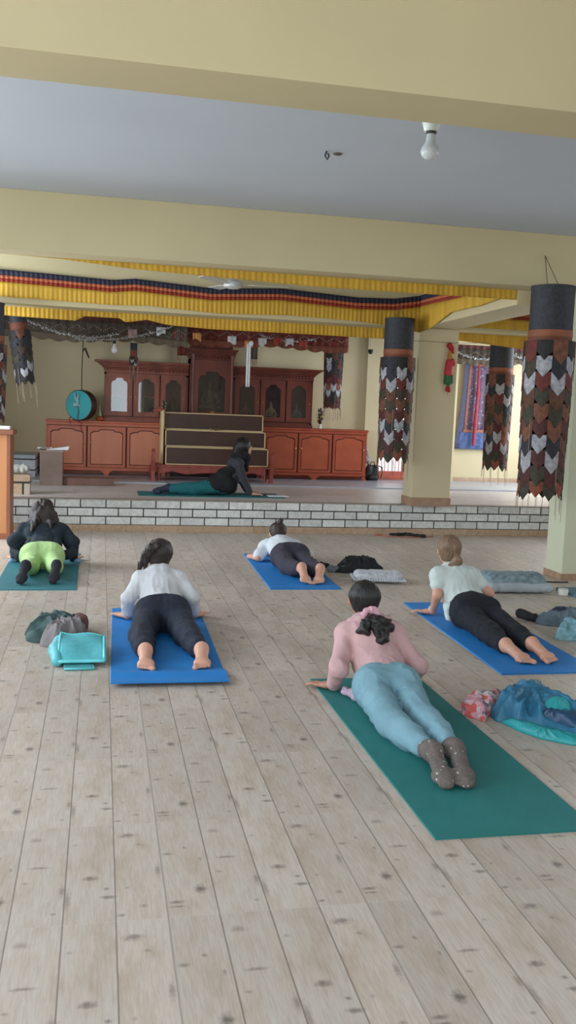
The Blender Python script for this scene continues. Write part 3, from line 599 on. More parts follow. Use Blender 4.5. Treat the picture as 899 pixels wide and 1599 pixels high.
# ---------------------------------------------------------------- hanging cloth
def cloth_strip(pts, ztop, zbot, amp, wl, thick=.004, nz=3, flare=1.0, seed=0, jag=0.0):
    """pleated strip following the path pts (x,y); ztop/zbot functions of arclength fraction. returns V,F"""
    pts = [np.array(p, float) for p in pts]; seg = [np.linalg.norm(pts[i+1]-pts[i]) for i in range(len(pts)-1)]; Lt = sum(seg)
    n = max(8, int(Lt/wl*6)); V = []; F = []; R = np.random.default_rng(seed); ph = R.random()*6
    for i in range(n+1):
        s = Lt*i/n; k = 0; q = s
        while k < len(seg)-1 and q > seg[k]: q -= seg[k]; k += 1
        t = (pts[k+1]-pts[k])/seg[k]; p = pts[k]+t*q; nn = np.array((t[1], -t[0])); a = math.sin(2*PI*s/wl+ph+1.3*math.sin(s*3.1+seed)); u = s/Lt
        for side in (0, 1):
            for j in range(nz+1):
                w = j/nz; z = ztop(u)+(zbot(u)-ztop(u))*w - (jag*abs(math.sin(PI*s/wl/2)) if j == nz else 0)
                o = amp*a*(.35+.65*w*flare)+(thick if side else 0); V.append((p[0]+nn[0]*o, p[1]+nn[1]*o, z))
    m = nz+1
    for i in range(n):
        b, c = i*2*m, (i+1)*2*m
        for j in range(nz): F += [(b+j, c+j, c+j+1, b+j+1), (b+m+j, b+m+j+1, c+m+j+1, c+m+j)]
        F += [(b, b+m, c+m, c), (b+nz, c+nz, c+m+nz, b+m+nz)]
    F += [(j, j+1, m+j+1, m+j) for j in range(nz)]; b = n*2*m; F += [(b+j, b+m+j, b+m+j+1, b+j+1) for j in range(nz)]
    return V, F
yel_c = mat('yellow_valance_cloth', (212, 168, 54), .7, .12, 3, 0.05, 60, stretch=(3, 3, .4), col2=(180, 138, 40))
navy_c = mat('navy_valance_cloth', (36, 36, 54), .75, .1, 6); org_c = mat('orange_valance_cloth', (186, 98, 62), .75, .1, 6); red_c = mat('red_valance_cloth', (146, 46, 26), .75, .1, 6)
def valance(label, pts, top, bottom, stripes=True, group='yellow pleated valances', seed=0, amp=.0045, jag=0.0, wl=.05, sw=(.06, .035, .035)):
    root = empty('pleated_valance', (*pts[0], 2.6), label, 'valance', group); o = np.array((*pts[0], 2.6))
    def put(n, zt, zb, m, nz, a):
        V, F = cloth_strip(pts, zt, zb, a, wl, nz=nz, seed=seed, jag=jag if n == 'yellow_skirt' else 0); return mk(n, [tuple(np.array(v)-o) for v in V], F, m, root, True)
    if stripes:
        a, b_, c = sw; t1 = lambda u: top(u)-a; t2 = lambda u: top(u)-a-b_; t3 = lambda u: top(u)-a-b_-c
        put('navy_stripe', top, t1, navy_c, 2, .006); put('orange_stripe', t1, t2, org_c, 1, .008); put('red_stripe', t2, t3, red_c, 1, .009)
    else: t3 = top
    put('yellow_skirt', t3, bottom, yel_c, 4, amp); return root
def swag(base, sag, n, ph=0.0): return lambda u: base-sag*(1-math.cos(2*PI*(u*n+ph)))/2
def lin(*kv):
    def f_(u):
        for i in range(len(kv)-1):
            (a, za), (b_, zb) = kv[i], kv[i+1]
            if u <= b_: return za+(zb-za)*max(0, (u-a))/(b_-a)
        return kv[-1][1]
    return f_
# path u: x -3.1 .. 3.68
def ux(x): return (x+3.1)/6.78
valance('yellow valance with navy, orange and red stripes along the front of the platform beam', [(-3.1, 10.405), (3.68, 10.405)],
        lin((0, 2.90), (ux(-1.1), 2.852), (ux(-.6), 2.838), (ux(.1), 2.815), (ux(.35), 2.845), (ux(1.2), 2.795), (ux(2.0), 2.845), (ux(2.9), 2.80), (ux(3.35), 2.815), (1, 2.87)),
        lin((0, 2.56), (ux(-1.1), 2.565), (ux(.1), 2.545), (ux(.5), 2.56), (ux(1.3), 2.52), (ux(2.1), 2.55), (ux(2.9), 2.53), (ux(3.3), 2.50), (1, 2.44)), seed=2)
valance('yellow valance with striped top along the beam running from the square pillar towards the camera', [(3.675, 10.40), (3.675, 7.89)],
        lin((0, 2.875), (.25, 2.86), (.5, 2.84), (.75, 2.86), (1, 2.93)), lin((0, 2.44), (.15, 2.46), (.4, 2.58), (.7, 2.57), (1, 2.60)), seed=5)
valance('yellow valance with striped top on the platform beam right of the square pillar', [(4.17, 10.405), (7.9, 10.405)], lin((0, 2.80), (.5, 2.78), (1, 2.8)), lin((0, 2.54), (.5, 2.535), (1, 2.54)), seed=6)
valance('plain yellow valance hanging behind the beam nearest the white ceiling bulb holder', [(-3.1, 7.875), (4.15, 7.875)], lambda u: 2.70, lin((0, 2.68), (.38, 2.625), (.46, 2.585), (.68, 2.54), (1, 2.545)), False, seed=7)
valance('plain yellow valance behind the platform beam, left of the square pillar', [(-3.1, 10.785), (3.9, 10.785)], lambda u: 2.60,
        lin((0, 2.42), (.28, 2.40), (.40, 2.385), (.415, 2.44), (.47, 2.44), (.48, 2.40), (.49, 2.41), (.515, 2.44), (.55, 2.395), (.62, 2.375), (.8, 2.38), (.97, 2.375), (1, 2.37)), False, seed=8)
valance('plain yellow valance behind the platform beam, right of the square pillar', [(4.17, 10.785), (7.9, 10.785)], lambda u: 2.60, lin((0, 2.42), (.3, 2.34), (1, 2.36)), False, seed=9)
# cylinder victory banners made of rows of pointed tabs
TC = {'n': (44, 44, 52), 'w': (178, 178, 182), 'r': (112, 44, 36), 'o': (126, 76, 54), 'g': (64, 58, 42), 'm': (86, 40, 36), 'b': (104, 64, 42), 'k': (38, 36, 36), 'q': (144, 78, 52), 'p': (70, 50, 40)}
TM = {k: mat('tab_'+k, v, .75, .18, 26, 0.1, 80, col2=tuple(int(x*(.72)) for x in v)) for k, v in TC.items()}
HEAD = mat('navy_brocade', (50, 52, 58), .7, .2, 34, .2, 50, col2=(32, 34, 40)); BAND = mat('rust_band', (138, 80, 54), .7, .12, 12); BAND2 = mat('brown_band', (112, 58, 36), .7, .12, 12)
thread = mat('pale_thread', (170, 150, 130), .8); dthread = mat('rust_thread', (120, 84, 66), .8)
KEYS = list(TM)
PAT = ['ko', 'wn', 'rw', 'gb', 'og', 'mo', 'wn', 'mw', 'gm', 'qg']
def banner(name_label, x, y, ztop, zbot, R=.175, rope=(0, 0, .3), group='cylindrical tab banners', ntab=10, pat=PAT, dark=False, tilt=0, nrows=10, ph=0.0, headh=.35, tas=1.0, bandm=None):
    root = empty('cylinder_banner', (x, y, ztop), name_label, 'banner', group)
    hm = HEAD
    g = G(); g.lathe((0, 0, 0), [(R*.97, -.004), (R, 0), (R*1.03, .006), (R*1.03, -.008), (R, -.02), (R, -headh)], 36); hd = auto_smooth(g.build('header', hm, root, recalc=False), 60)
    auto_smooth(G().lathe((0, 0, 0), [(R*1.01, -headh), (R*1.02, -headh-.005), (R*1.02, -headh-.055), (R*1.0, -headh-.06)], 36).build('rust_band', bandm or BAND, root, recalc=False), 60)
    auto_smooth(G().lathe((0, 0, 0), [(R*1.0, -headh-.06), (R*1.01, -headh-.12)], 36).build('brown_band', BAND2, root, recalc=False), 60)
    z0 = -headh-.09; tot = (ztop-zbot)+z0; pitch = (tot-.06)/nrows; R_ = np.random.default_rng(int(x*100) % 1000+3)
    for rI in range(nrows):
        g = G(); zt = z0-pitch*rI; Ln = pitch*1.5 if rI < nrows-1 else pitch*1.25; w = 2*PI/ntab; pt = pat[rI % len(pat)]
        for k in range(ntab):
            a0 = w*k+ph; Lk = Ln*(1.0 if k % 2 else .86)*R_.uniform(.96, 1.04); rr = R*1.01+.0030*(nrows-rI)+.002*(k % 2)
            g.mi = KEYS.index(pt[k % len(pt)] if R_.random() > .07 else KEYS[R_.integers(len(KEYS))]); sw = R_.uniform(-.02, .02); V = []; F = []; nn = 4
            hw = w*.50; tipf = min(.5, R*w*.62/Lk); zs = [0, -.45, -(1-tipf), -(1-tipf*.5), -1.0]; ws = [1, 1, 1, .5, .03]
            for j, (zz, ww) in enumerate(zip(zs, ws)):
                for i in range(nn+1):
                    tt = (i/nn*2-1)*hw*ww; bulge = .005*(1-(i/nn*2-1)**2)*(-zz); rad = rr+bulge+R_.uniform(-.0015, .0015)
                    V.append(((rad)*math.cos(a0+tt+sw*zz), (rad)*math.sin(a0+tt+sw*zz), zt+zz*Lk))
            m_ = len(V); V += [(v[0]*.982, v[1]*.982, v[2]) for v in V]
            for j in range(len(zs)-1):
                for i in range(nn):
                    a, b_, c, d_ = j*(nn+1)+i, j*(nn+1)+i+1, (j+1)*(nn+1)+i+1, (j+1)*(nn+1)+i; F += [(a, b_, c, d_), (a+m_, d_+m_, c+m_, b_+m_)]
                l, rr_ = j*(nn+1), j*(nn+1)+nn; F += [(l, l+nn+1, l+nn+1+m_, l+m_), (rr_, rr_+m_, rr_+nn+1+m_, rr_+nn+1)]
            g.add(V, F)
        g.build('tab_row', [TM[k] for k in KEYS], root, recalc=False)
    for k in range(ntab if tas else 0):
        a = w*(k+.5)+ph; zt = zbot-ztop+.04; c = (R+.012)*math.cos(a), (R+.012)*math.sin(a)
        for q in range(2 if k % 2 else 1): G().tube([(c[0]+.01*q, c[1], zt+.03), (c[0]*1.01+.01*q, c[1]*1.01, zt-.06), (c[0]+.012*q, c[1], zt-.05-.13*R_.random()-.04)], .0022, 5).build('tassel', thread if k % 3 else dthread, root)
    for k in (2, 5, 7):   # longer threads over the tabs
        a = w*k+ph+.2; c = (R+.022)*math.cos(a), (R+.022)*math.sin(a); zz = z0-pitch*(k)
        G().tube([(c[0], c[1], zz), (c[0], c[1]-.003, zz-.30)], .0022, 5).build('tassel', thread, root)
    if rope:
        hx, hy, hz = rope
        for sx in (-.055, .06): G().tube([(sx, 0 if abs(hy) > .03 else -.02, 0), ((sx+hx)/2, hy/2, hz/2), (hx, hy, hz)], .0035, 6).build('cord', dthread, root)
    if tilt: root.rotation_euler = tilt
    return root
banner('largest navy-topped cylinder banner of pointed brocade tabs, hanging in front of the pale right pillar', 3.80, 7.375, 2.60, .74, R=.185, rope=(.0, .195, .30), ph=.3, headh=.37)
banner('cylinder banner of pointed tabs hanging left of the square platform pillar', 3.365, 10.20, 2.56, .87, R=.170, rope=(0, .0, .16), ph=.9)
banner('cylinder banner of pointed tabs in front of the blue curtained window at right', 5.47, 12.0, 2.53, .70, R=.165, rope=(0, 0, .56), ph=.55, headh=.36)
banner('slim cylinder banner hanging above the vase of ivory and dark red flowers', 3.50, 13.75, 2.60, 1.47, R=.122, rope=(0, 0, .49), ph=.2, nrows=9, ntab=10, headh=.12, pat=['kb', 'mk', 'wn', 'km', 'rm', 'qw', 'wn', 'mk', 'mr'])
banner('cylinder banner cut by the left picture edge, above the tall orange desk', -1.19, 10.235, 2.47, 1.17, R=.170, rope=(0, .0, .1), ph=.4, nrows=9, headh=.34, tas=0)
banner('nearly black cylinder banner swung aside, behind the banner at the left picture edge', -1.0, 11.5, 2.50, 1.60, R=.105, rope=(0, 0, .60), ph=.1, nrows=7, ntab=8, headh=.12, pat=['kk', 'kn', 'pk', 'kg', 'nk', 'wk', 'kk'], tilt=(0, math.radians(-7), 0), bandm=BAND2)
banner('short narrow banner hanging over the cornice of the left glazed shrine cabinet', .46, 13.75, 2.36, 1.98, R=.05, rope=(0, 0, .73), ph=.1, nrows=3, ntab=6, headh=.10, pat=['kb', 'wk', 'kw'], bandm=BAND2)
# ---- brocade canopies behind the platform beam
can1 = mat('dark_canopy_brocade', (92, 80, 66), .8, .3, 30, .1, 60, col2=(58, 48, 44)); can1b = mat('canopy_maroon_edge', (92, 48, 42), .8, .2, 20); fr1 = mat('dull_fringe', (110, 96, 76), .85, .2, 50, stretch=(6, 1, .3), col2=(72, 62, 52))
can2 = mat('maroon_canopy_brocade', (118, 46, 34), .8, .25, 22, .1, 60, col2=(84, 34, 28)); fr2 = mat('rust_fringe', (132, 70, 48), .85, .25, 50, stretch=(6, 1, .3), col2=(80, 46, 36))
tin = mat('silver_tinsel', (206, 206, 204), .3, .2, 60, metal=.6)
def canopy(label, x0, x1, y, zt, zb, m1, m2, mf, seed, edge=.06, fringe=.07):
    root = empty('canopy_frieze', (x0, y, zt), label, 'canopy', 'brocade canopy friezes'); o = np.array((x0, y, zt))
    def put(n, a, b_, m, jag=0, amp=.012, dy=0):
        V, F = cloth_strip([(x0, y+dy), (x1, y+dy)], a, b_, amp, .11, nz=3, seed=seed, jag=jag); mk(n, [tuple(np.array(v)-o) for v in V], F, m, root, True)
    w = lambda u: .02*math.sin(u*(x1-x0)*4.0+seed)
    put('edge_band', lambda u: zt, lambda u: zt-edge, m2); put('brocade_band', lambda u: zt-edge, lambda u: zb+fringe+w(u), m1); put('fringe', lambda u: zb+fringe+w(u)+.004, lambda u: zb+w(u), mf, .03, .006)
    # zigzag bead trim
    g = G(); L = x1-x0; n = int(L/.11); pts = [(L*i/n, -.022, (zb+zt)/2-zt+(.03 if i % 2 else -.03)) for i in range(n+1)]
    for i in range(n):
        for q in range(4):
            t = q/4; p = [pts[i][k]*(1-t)+pts[i+1][k]*t for k in range(3)]; g.lathe(p, [(.003, -.008), (.008, 0), (.003, .008)], 6)
    g.build('bead_trim', mat('dull_bead', (170, 160, 146), .5, .2, 30), root)
    for u in (.02, .35, .68, .98): G().tube([(L*u, 0, -.01), (L*u, 0, ZC-zt)], .003, 5).build('hanging_cord', dthread, root)
    return root
canopy('dark grey-brown brocade canopy frieze above the cream wall and teal drum', -1.35, 1.15, 12.7, 2.62, 2.31, can1, can1b, fr1, 1)
canopy('maroon brocade canopy frieze above the shrine tower and right glazed cabinet', .95, 3.55, 13.1, 2.66, 2.37, can2, can2, fr2, 2)
canopy('grey-brown brocade canopy frieze over the right curtained window', 5.4, 7.6, 13.6, 2.60, 2.33, can1, can1b, fr1, 3)
def garland(label, p0, p1, sag, seed, n=70, m=tin, size=.023, name='tinsel_garland'):
    R = np.random.default_rng(seed); g = G(); p0, p1 = np.array(p0), np.array(p1); pts = []
    for i in range(n+1):
        t = i/n; p = p0+(p1-p0)*t-np.array((0, 0, sag*4*t*(1-t))); pts.append(p-p0)
        for q in range(2):
            c = pts[-1]+R.normal(0, .010, 3); s = size*R.uniform(.4, 1.3); d_ = R.normal(size=3); d_ /= np.linalg.norm(d_); e = np.cross(d_, (0, 0, 1.)); 
            g.add([c-d_*s, c+e*s*.7, c+d_*s, c-e*s*.7, c+np.cross(d_, e)*s*.5, c-np.cross(d_, e)*s*.5], [(0, 1, 4), (1, 2, 4), (2, 3, 4), (3, 0, 4), (1, 0, 5), (2, 1, 5), (3, 2, 5), (0, 3, 5)])
    g.tube(pts[::5]+[pts[-1]], .003, 5); o = g.build(name, m); o.location = tuple(p0); 
    for e in (p0, p1): G().tube([tuple(e-p0), (e[0]-p0[0], e[1]-p0[1], ZC-p0[2])], .002, 5).build('cord', dthread, o)
    return tag(o, label, 'garland', 'tinsel garlands under the canopy')
garland('silver tinsel garland drooping from the far left banner to above the teal drum', (-1.05, 12.3, 2.55), (.22, 12.55, 2.40), .14, 1)
garland('silver tinsel garland above the clear hanging bulb, rising to the right', (-.35, 12.5, 2.30), (.92, 12.6, 2.53), .07, 2)
garland('silver tinsel garland in front of the maroon canopy, right of the white scroll', (2.2, 12.95, 2.52), (3.0, 12.95, 2.50), .06, 3, 40)
garland('pale bead garland in the window canopy right of the square pillar', (5.42, 13.5, 2.47), (6.3, 13.5, 2.50), .10, 4, 50)
garland('pale bead garland in the window canopy at far right', (6.3, 13.5, 2.50), (7.5, 13.5, 2.47), .12, 5, 60)
# small hanging prayer flags
fl = [(.40, 12.55, 2.47, (150, 120, 118), 'mauve'), (.78, 12.6, 2.52, (196, 196, 196), 'white'), (1.02, 12.7, 2.50, (150, 56, 44), 'red'), (1.28, 12.7, 2.48, (190, 130, 70), 'tan'), (1.78, 12.8, 2.47, (206, 206, 200), 'white'), (2.02, 12.8, 2.42, (196, 120, 60), 'orange'), (2.22, 12.85, 2.47, (206, 206, 206), 'white'), (2.44, 12.85, 2.49, (150, 66, 50), 'red'), (2.62, 12.9, 2.49, (206, 206, 206), 'white'), (2.82, 12.9, 2.47, (140, 60, 50), 'red')]
places = ['right of the dark banner at left', 'left of the shrine tower', 'upper left of the shrine tower', 'beside the tower crown, left side', 'over the tower crown', 'right beside the tower crown', 'left of the white scroll top', 'right of the white scroll top', 'second white one right of the scroll', 'rightmost of the row']
for k, (x, y, z, c, n) in enumerate(fl):
    V, F = cloth_strip([(-.06, 0), (.06, 0)], lambda u: 0, lambda u: -.10-.02*math.sin(u*5+k), .008, .07, nz=3, seed=k)
    o = mk('prayer_flag', V, F, mat('flag_%s' % n, c, .8, .15, 20), None, True); G().tube([(0, .003, -.005), (0, .003, ZC-z)], .002, 5).build('cord', dthread, o); o.location = (x, y, z); tag(o, 'small %s prayer flag under the canopy, %s' % (n, places[k]), 'flag', 'small flags under the canopy')
for k, (x, y, z, rz) in enumerate(((1.14, 13.4, 2.50, 1), (2.18, 13.4, 2.50, -1))):
    root = empty('hanging_pendant', (x, y, z), 'dark red fringed pendant hanging at the %s side of the shrine tower crown' % ('left', 'right')[k], 'pendant', 'fringed pendants beside the tower')
    V, F = cloth_strip([(-.07, 0), (.07, 0)], lambda u: 0.05, lambda u: -.30, .012, .06, nz=4, seed=k); mk('brocade', V, F, can2 if k == 0 else can1, root, True)
    G().tube([(0, 0, .04), (0, 0, ZC-z)], .003, 5).build('cord', dthread, root)
    for q in range(5): G().tube([(-.06+.03*q, 0, -.30), (-.06+.03*q, .0, -.37-.02*(q % 2))], .004, 5).build('tassel', fr2, root)
# white scroll hanging
sc = empty('hanging_scarf', (1.99, 12.6, 2.37), 'long white silk scarf hanging down beside the tower crown', 'scarf')
V, F = cloth_strip([(-.028, 0), (.028, 0)], lambda u: 0, lambda u: -.60, .008, .03, nz=6, seed=1); V = [(v[0]-.0*v[2]+(.03*v[2]/.6*-0), v[1], v[2]) for v in V]; mk('scarf_cloth', V, F, mat('white_silk', (220, 220, 224), .5, .05, 10), sc, True)
Field(.006).ball((.03, -.01, 0), .035, .01).bumps(.01, 25, 2).build('knot', MATS['white_silk'], sc)
G().tube([(0, 0, 0), (0, 0, ZC-2.37)], .003, 5).build('cord', dthread, sc)
# chilli-red hanging ornament on the square pillar
orn = empty('hanging_ornament', (4.075, 10.395, 2.31), 'red and green stuffed chilli-like ornament hanging on the square platform pillar', 'ornament')
redo = mat('red_felt', (176, 36, 36), .7, .15, 20); grn = mat('green_felt', (52, 104, 58), .7, .15, 20); ylw = mat('ochre_felt', (190, 130, 60), .7, .15, 20); pnk = mat('pink_felt', (196, 60, 70), .7, .12, 20)
def blobs(name, L, m): 
    F = Field(.005)
    for a, b_, r1, r2 in L: F.cap(a, b_, r1, r2, .008)
    F.build(name, m, orn)
blobs('red_top', [((-.01, 0, .0), (.02, -.01, -.05), .035, .028), ((.02, 0, -.02), (.04, 0, -.08), .02, .016)], redo); blobs('ochre_bead', [((0, 0, -.08), (0, 0, -.15), .022, .028)], ylw)
blobs('pink_pod', [((0, 0, -.20), (-.01, 0, -.33), .045, .05), ((.03, -.01, -.18), (.045, -.01, -.22), .03, .028)], pnk)
blobs('green_leaves', [((-.03, -.01, -.37), (-.035, 0, -.44), .03, .025), ((.02, -.01, -.37), (.035, 0, -.43), .034, .025), ((0, -.02, -.38), (0, -.01, -.46), .028, .022)], grn); blobs('red_tip', [((-.01, 0, -.49), (-.012, 0, -.53), .016, .02), ((.01, 0, -.50), (.016, 0, -.54), .014, .017)], redo)
G().tube([(0, 0, .03), (0, 0, -.6)], .003, 5).build('thread', thread, orn)
tag(G().tube([(3.43, 10.33, 2.32), (3.70, 10.415, 2.345), (4.20, 10.415, 2.345), (4.6, 10.4, 2.37)], .0025, 5).build('string', mat('grey_string', (110, 104, 92), .8)), 'thin grey string stretched across the square pillar behind the red ornament', 'string')
# red rope sash + patterned curtain at window
def drape_mesh(x0, x1, y, zt, zb, n, amp, pull, m, name, parent, th=.006):
    V = []; F = []; rows = 10
    for i in range(n+1):
        for s in (0, 1):
            for j in range(rows+1):
                u = i/n; w = j/rows; x = x0+(x1-x0)*u+pull(u, w); V.append((x, y+amp*math.sin(u*38+w)*(.3+.7*w)+s*th, zt+(zb-zt)*w))
    m_ = rows+1
    for i in range(n):
        b, c = i*2*m_, (i+1)*2*m_
        for j in range(rows): F += [(b+j, c+j, c+j+1, b+j+1), (b+m_+j, b+m_+j+1, c+m_+j+1, c+m_+j)]
        F += [(b+rows, c+rows, c+m_+rows, b+m_+rows), (b, b+m_, c+m_, c)]
    return mk(name, V, F, m, parent, True)
cu = empty('patterned_curtain', (5.9, 14.42, 2.42), 'blue and mauve patterned curtain with orange border on the window right of the square pillar', 'curtain')
def curt_mat():
    m = bpy.data.materials.new('blue_floral_cloth'); m.use_nodes = True; nt = m.node_tree; N = nt.nodes; L = nt.links; b = N['Principled BSDF']; b.inputs['Roughness'].default_value = .8
    g = N.new('ShaderNodeTexCoord'); v = N.new('ShaderNodeTexVoronoi'); v.inputs['Scale'].default_value = 15; L.new(g.outputs['Object'], v.inputs['Vector'])
    r = N.new('ShaderNodeValToRGB'); e = r.color_ramp.elements; e[0].color = (*s2l((150, 130, 146)), 1); e[0].position = .18; e[1].color = (*s2l((72, 70, 100)), 1); e[1].position = .45; x = e.new(.65); x.color = (*s2l((112, 84, 100)), 1)
    L.new(v.outputs['Distance'], r.inputs[0]); L.new(r.outputs[0], b.inputs['Base Color']); return m
cm = curt_mat(); bord = mat('orange_border_cloth', (164, 106, 86), .8, .1, 20); blu = mat('slate_blue_cloth', (84, 86, 112), .8, .15, 30); blu2 = mat('blue_flower_band', (96, 118, 168), .8, .5, 26, col2=(60, 74, 120))
drape_mesh(.16, .86, 0, -.08, -1.16, 30, .012, lambda u, w: -.04*w*(1-u), cm, 'curtain_field', cu)
drape_mesh(.12, .16, -.004, -.08, -1.16, 4, .004, lambda u, w: -.04*w, bord, 'side_border', cu); drape_mesh(.12, .86, -.006, -.05, -.09, 10, .006, lambda u, w: 0, bord, 'top_border', cu); drape_mesh(.07, .86, -.006, -1.15, -1.20, 20, .010, lambda u, w: 0, bord, 'bottom_border', cu)
drape_mesh(.04, .12, 0, 0, -1.48, 6, .008, lambda u, w: -.13*w**2*(1-u*.5), blu, 'outer_strip', cu); drape_mesh(.0, .88, -.008, .04, -.05, 24, .008, lambda u, w: 0, blu, 'heading', cu); drape_mesh(.02, .88, 0, -1.20, -1.48, 24, .012, lambda u, w: -.03*w*(1-u), blu2, 'flower_band', cu)
rs = tag(Field(.007).chain([(0, 0, 0), (0.005, 0, -.5), (-.01, -.0, -1.0), (-.02, 0, -1.34)], [.02, .03, .035, .03], .02, (0, 1, 0), .5).build('red_sash', mat('crimson_cloth', (150, 30, 52), .6, .15, 12)), 'crimson sash hanging over the blue patterned curtain', 'sash'); rs.location = (6.16, 14.36, 2.36)
r2 = tag(Field(.008).chain([(0, 0, 0), (0.005, 0, -.5), (-.02, -.0, -.95)], [.03, .03, .02], .02, (0, 1, 0), .5).build('red_sash', MATS['crimson_cloth']), 'dark red sash hanging between the window banner and the largest banner', 'sash'); r2.location = (6.80, 14.48, 2.42)
# ceiling fittings
def bulb_holder(x, y, z, label, bulbcol, s=1.0, emit=0):
    root = empty('bulb_holder', (x, y, z), label, 'light bulb', 'white bulb holders on the ceiling')
    g = G(); g.lathe((0, 0, 0), [(.058*s, 0), (.060*s, -.010*s), (.054*s, -.045*s), (.042*s, -.085*s), (.040*s, -.088*s), (.036*s, -.088*s)], 24); auto_smooth(g.build('holder', mat('white_plastic', (222, 228, 218), .35), root), 50)
    G().lathe((0, 0, 0), [(.030*s, -.085*s), (.030*s, -.104*s)], 16).build('socket_ring', mat('dark_ring', (70, 68, 60), .5), root)
    g = G(); g.box((-.008, -.0565*s, -.052*s), (.006, -.048*s, -.030*s), .002); g.build('slot', MATS['dark_ring'], root)
    g = G(); g.lathe((0, 0, 0), [(.026*s, -.100*s), (.028*s, -.135*s), (.032*s, -.152*s), (.052*s, -.180*s), (.058*s, -.205*s), (.050*s, -.228*s), (.030*s, -.243*s), (.004, -.247*s)], 24); auto_smooth(g.build('bulb', bulbcol, root), 60)
    return root
milk = mat('milky_bulb', (206, 210, 208), .25, .03)
bulb_holder(1.752, 4.935, ZC, 'large white bulb holder with milky bulb on the ceiling near the front beam', milk, .93)
bulb_holder(2.035, 10.05, ZC, 'small distant white bulb holder on the ceiling behind the middle beam', milk, 1.0)
# stains: two small hooks / hole in ceiling
tag(G().lathe((0, 0, 0), [(.030, 0), (.026, -.006), (.012, -.010), (.003, -.011)], 12).build('ceiling_rosette', mat('rust_grey', (112, 98, 92), .8, .3, 60)), 'small rusty round ceiling plate right of the wire hook', 'ceiling plate').location = (1.446, 5.81, ZC)
tag(G().tube([(0, 0, 0), (-.01, 0, -.03), (.006, 0, -.05), (.016, 0, -.03), (.008, .0, -.012)], .006, 6).build('ceiling_hook', mat('dark_wire', (56, 54, 58), .6)), 'small dark wire hook in the blue-grey ceiling', 'hook').location = (1.367, 5.778, ZC)
fan = empty('ceiling_fan', (1.385, 10.0, ZC), 'white ceiling fan with a dark motor above the striped valance', 'fan')
white_e = mat('white_enamel', (200, 200, 196), .35, .05)
G().tube([(0, 0, 0), (0, 0, -.24)], .012, 8).build('rod', white_e, fan); G().lathe((0, 0, 0), [(.03, 0), (.045, -.01), (.04, -.05), (.015, -.06)], 16).build('canopy_cup', mat('grey_cup', (120, 116, 108), .5), fan)
auto_smooth(G().lathe((0, 0, -.30), [(.02, .07), (.06, .055), (.10, .03), (.105, .0), (.10, -.02), (.06, -.035), (.01, -.04)], 28).build('motor', white_e, fan), 40)
for k in range(3):
    a = math.radians(-8+120*k); ca, sa = math.cos(a), math.sin(a); g = G()
    def T(x, y, z): return (x*ca-y*sa, x*sa+y*ca, z)
    P_ = [(.09, -.025), (.16, -.03), (.22, -.06), (.60, -.065), (.63, -.03), (.63, .03), (.60, .06), (.22, .055), (.16, .025), (.09, .02)]
    V = [T(x, y, -.290+.14*y) for x, y in P_]+[T(x, y, -.296+.14*y) for x, y in P_]; n = len(P_); g.add(V, [tuple(range(n)), tuple(range(2*n-1, n-1, -1))]+[(i, i+n, (i+1) % n+n, (i+1) % n) for i in range(n)])
    g.build('blade', white_e, fan)
# hanging bulb on wire in front of the left cabinet
hb = empty('hanging_bulb', (.17, 13.2, 2.36), 'clear bulb on a dark wire above the left glazed shrine cabinet', 'light bulb')
G().tube([(0, 0, .73), (0, 0, 0)], .003, 5).build('wire', mat('dark_wire2', (40, 38, 36), .7), hb); G().lathe((0, 0, 0), [(.012, .01), (.02, 0), (.022, -.05), (.018, -.055)], 12).build('bulb_socket', MATS['dark_wire2'], hb)
auto_smooth(G().lathe((0, 0, -.055), [(.016, 0), (.020, -.03), (.040, -.07), (.042, -.10), (.03, -.125), (.004, -.135)], 18).build('bulb', mat('glass_bulb', (220, 216, 210), .1, .02), hb), 60)
cc = empty('dome_camera', (4.13, 13.9, 2.47), 'small dark dome camera hanging high right of the slim banner', 'camera')
auto_smooth(G().lathe((0, 0, 0), [(.035, 0), (.04, -.02), (.035, -.05), (.02, -.07), (.003, -.076)], 16).build('dome', MATS['dark_wire2'], cc)); G().tube([(0, 0, 0), (0, 0, .62)], .008, 6).build('mount', MATS['white_enamel'], cc)
# ---------------------------------------------------------------- people
def A(*v): return np.array(v, float)
def U(v): return v/np.linalg.norm(v)
skin = mat('fair_skin', (214, 160, 136), .55, .05, 12); skin2 = mat('tan_skin', (186, 136, 112), .55, .05, 12)
sole = mat('rosy_sole', (212, 150, 132), .6, .08, 20)
def hand(F, w, d, lat, up, s=1.0, side=1, curl=.0):
    """w wrist, d finger direction, side=+1 when the thumb points along +lat"""
    d = U(d); lat = U(lat-d*(lat@d)); p1 = w+d*.045*s; p2 = w+d*.085*s
    F.cap(w, p1, .024*s, .026*s, .015, up, .75); F.cap(p1-lat*.016*s, p2-lat*.022*s, .017*s, .014*s, .012, up, .75); F.cap(p1+lat*.016*s, p2+lat*.022*s, .017*s, .014*s, .012, up, .75); F.cap(p1, p2, .018*s, .015*s, .012, up, .75)
    for i, (off, L) in enumerate(((-.033, .062), (-.012, .075), (.011, .080), (.033, .070))):
        o = off*side; dd = U(d+lat*o*3.0); a = p2+lat*o*s*.9; b = a+dd*L*.5*s+up*.006*s; c = a+dd*L*s-up*(.003+curl)*s
        F.cap(a, b, .0095*s, .0088*s, .005); F.cap(b, c, .0088*s, .0075*s, .004)
    t0 = w+d*.022*s+lat*side*.020*s; t1 = t0+U(d*.6+lat*side)*.042*s; t2 = t1+U(d*1.3+lat*side*.6)*.032*s
    F.cap(t0, t1, .014*s, .011*s, .008); F.cap(t1, t2, .011*s, .0085*s, .004)
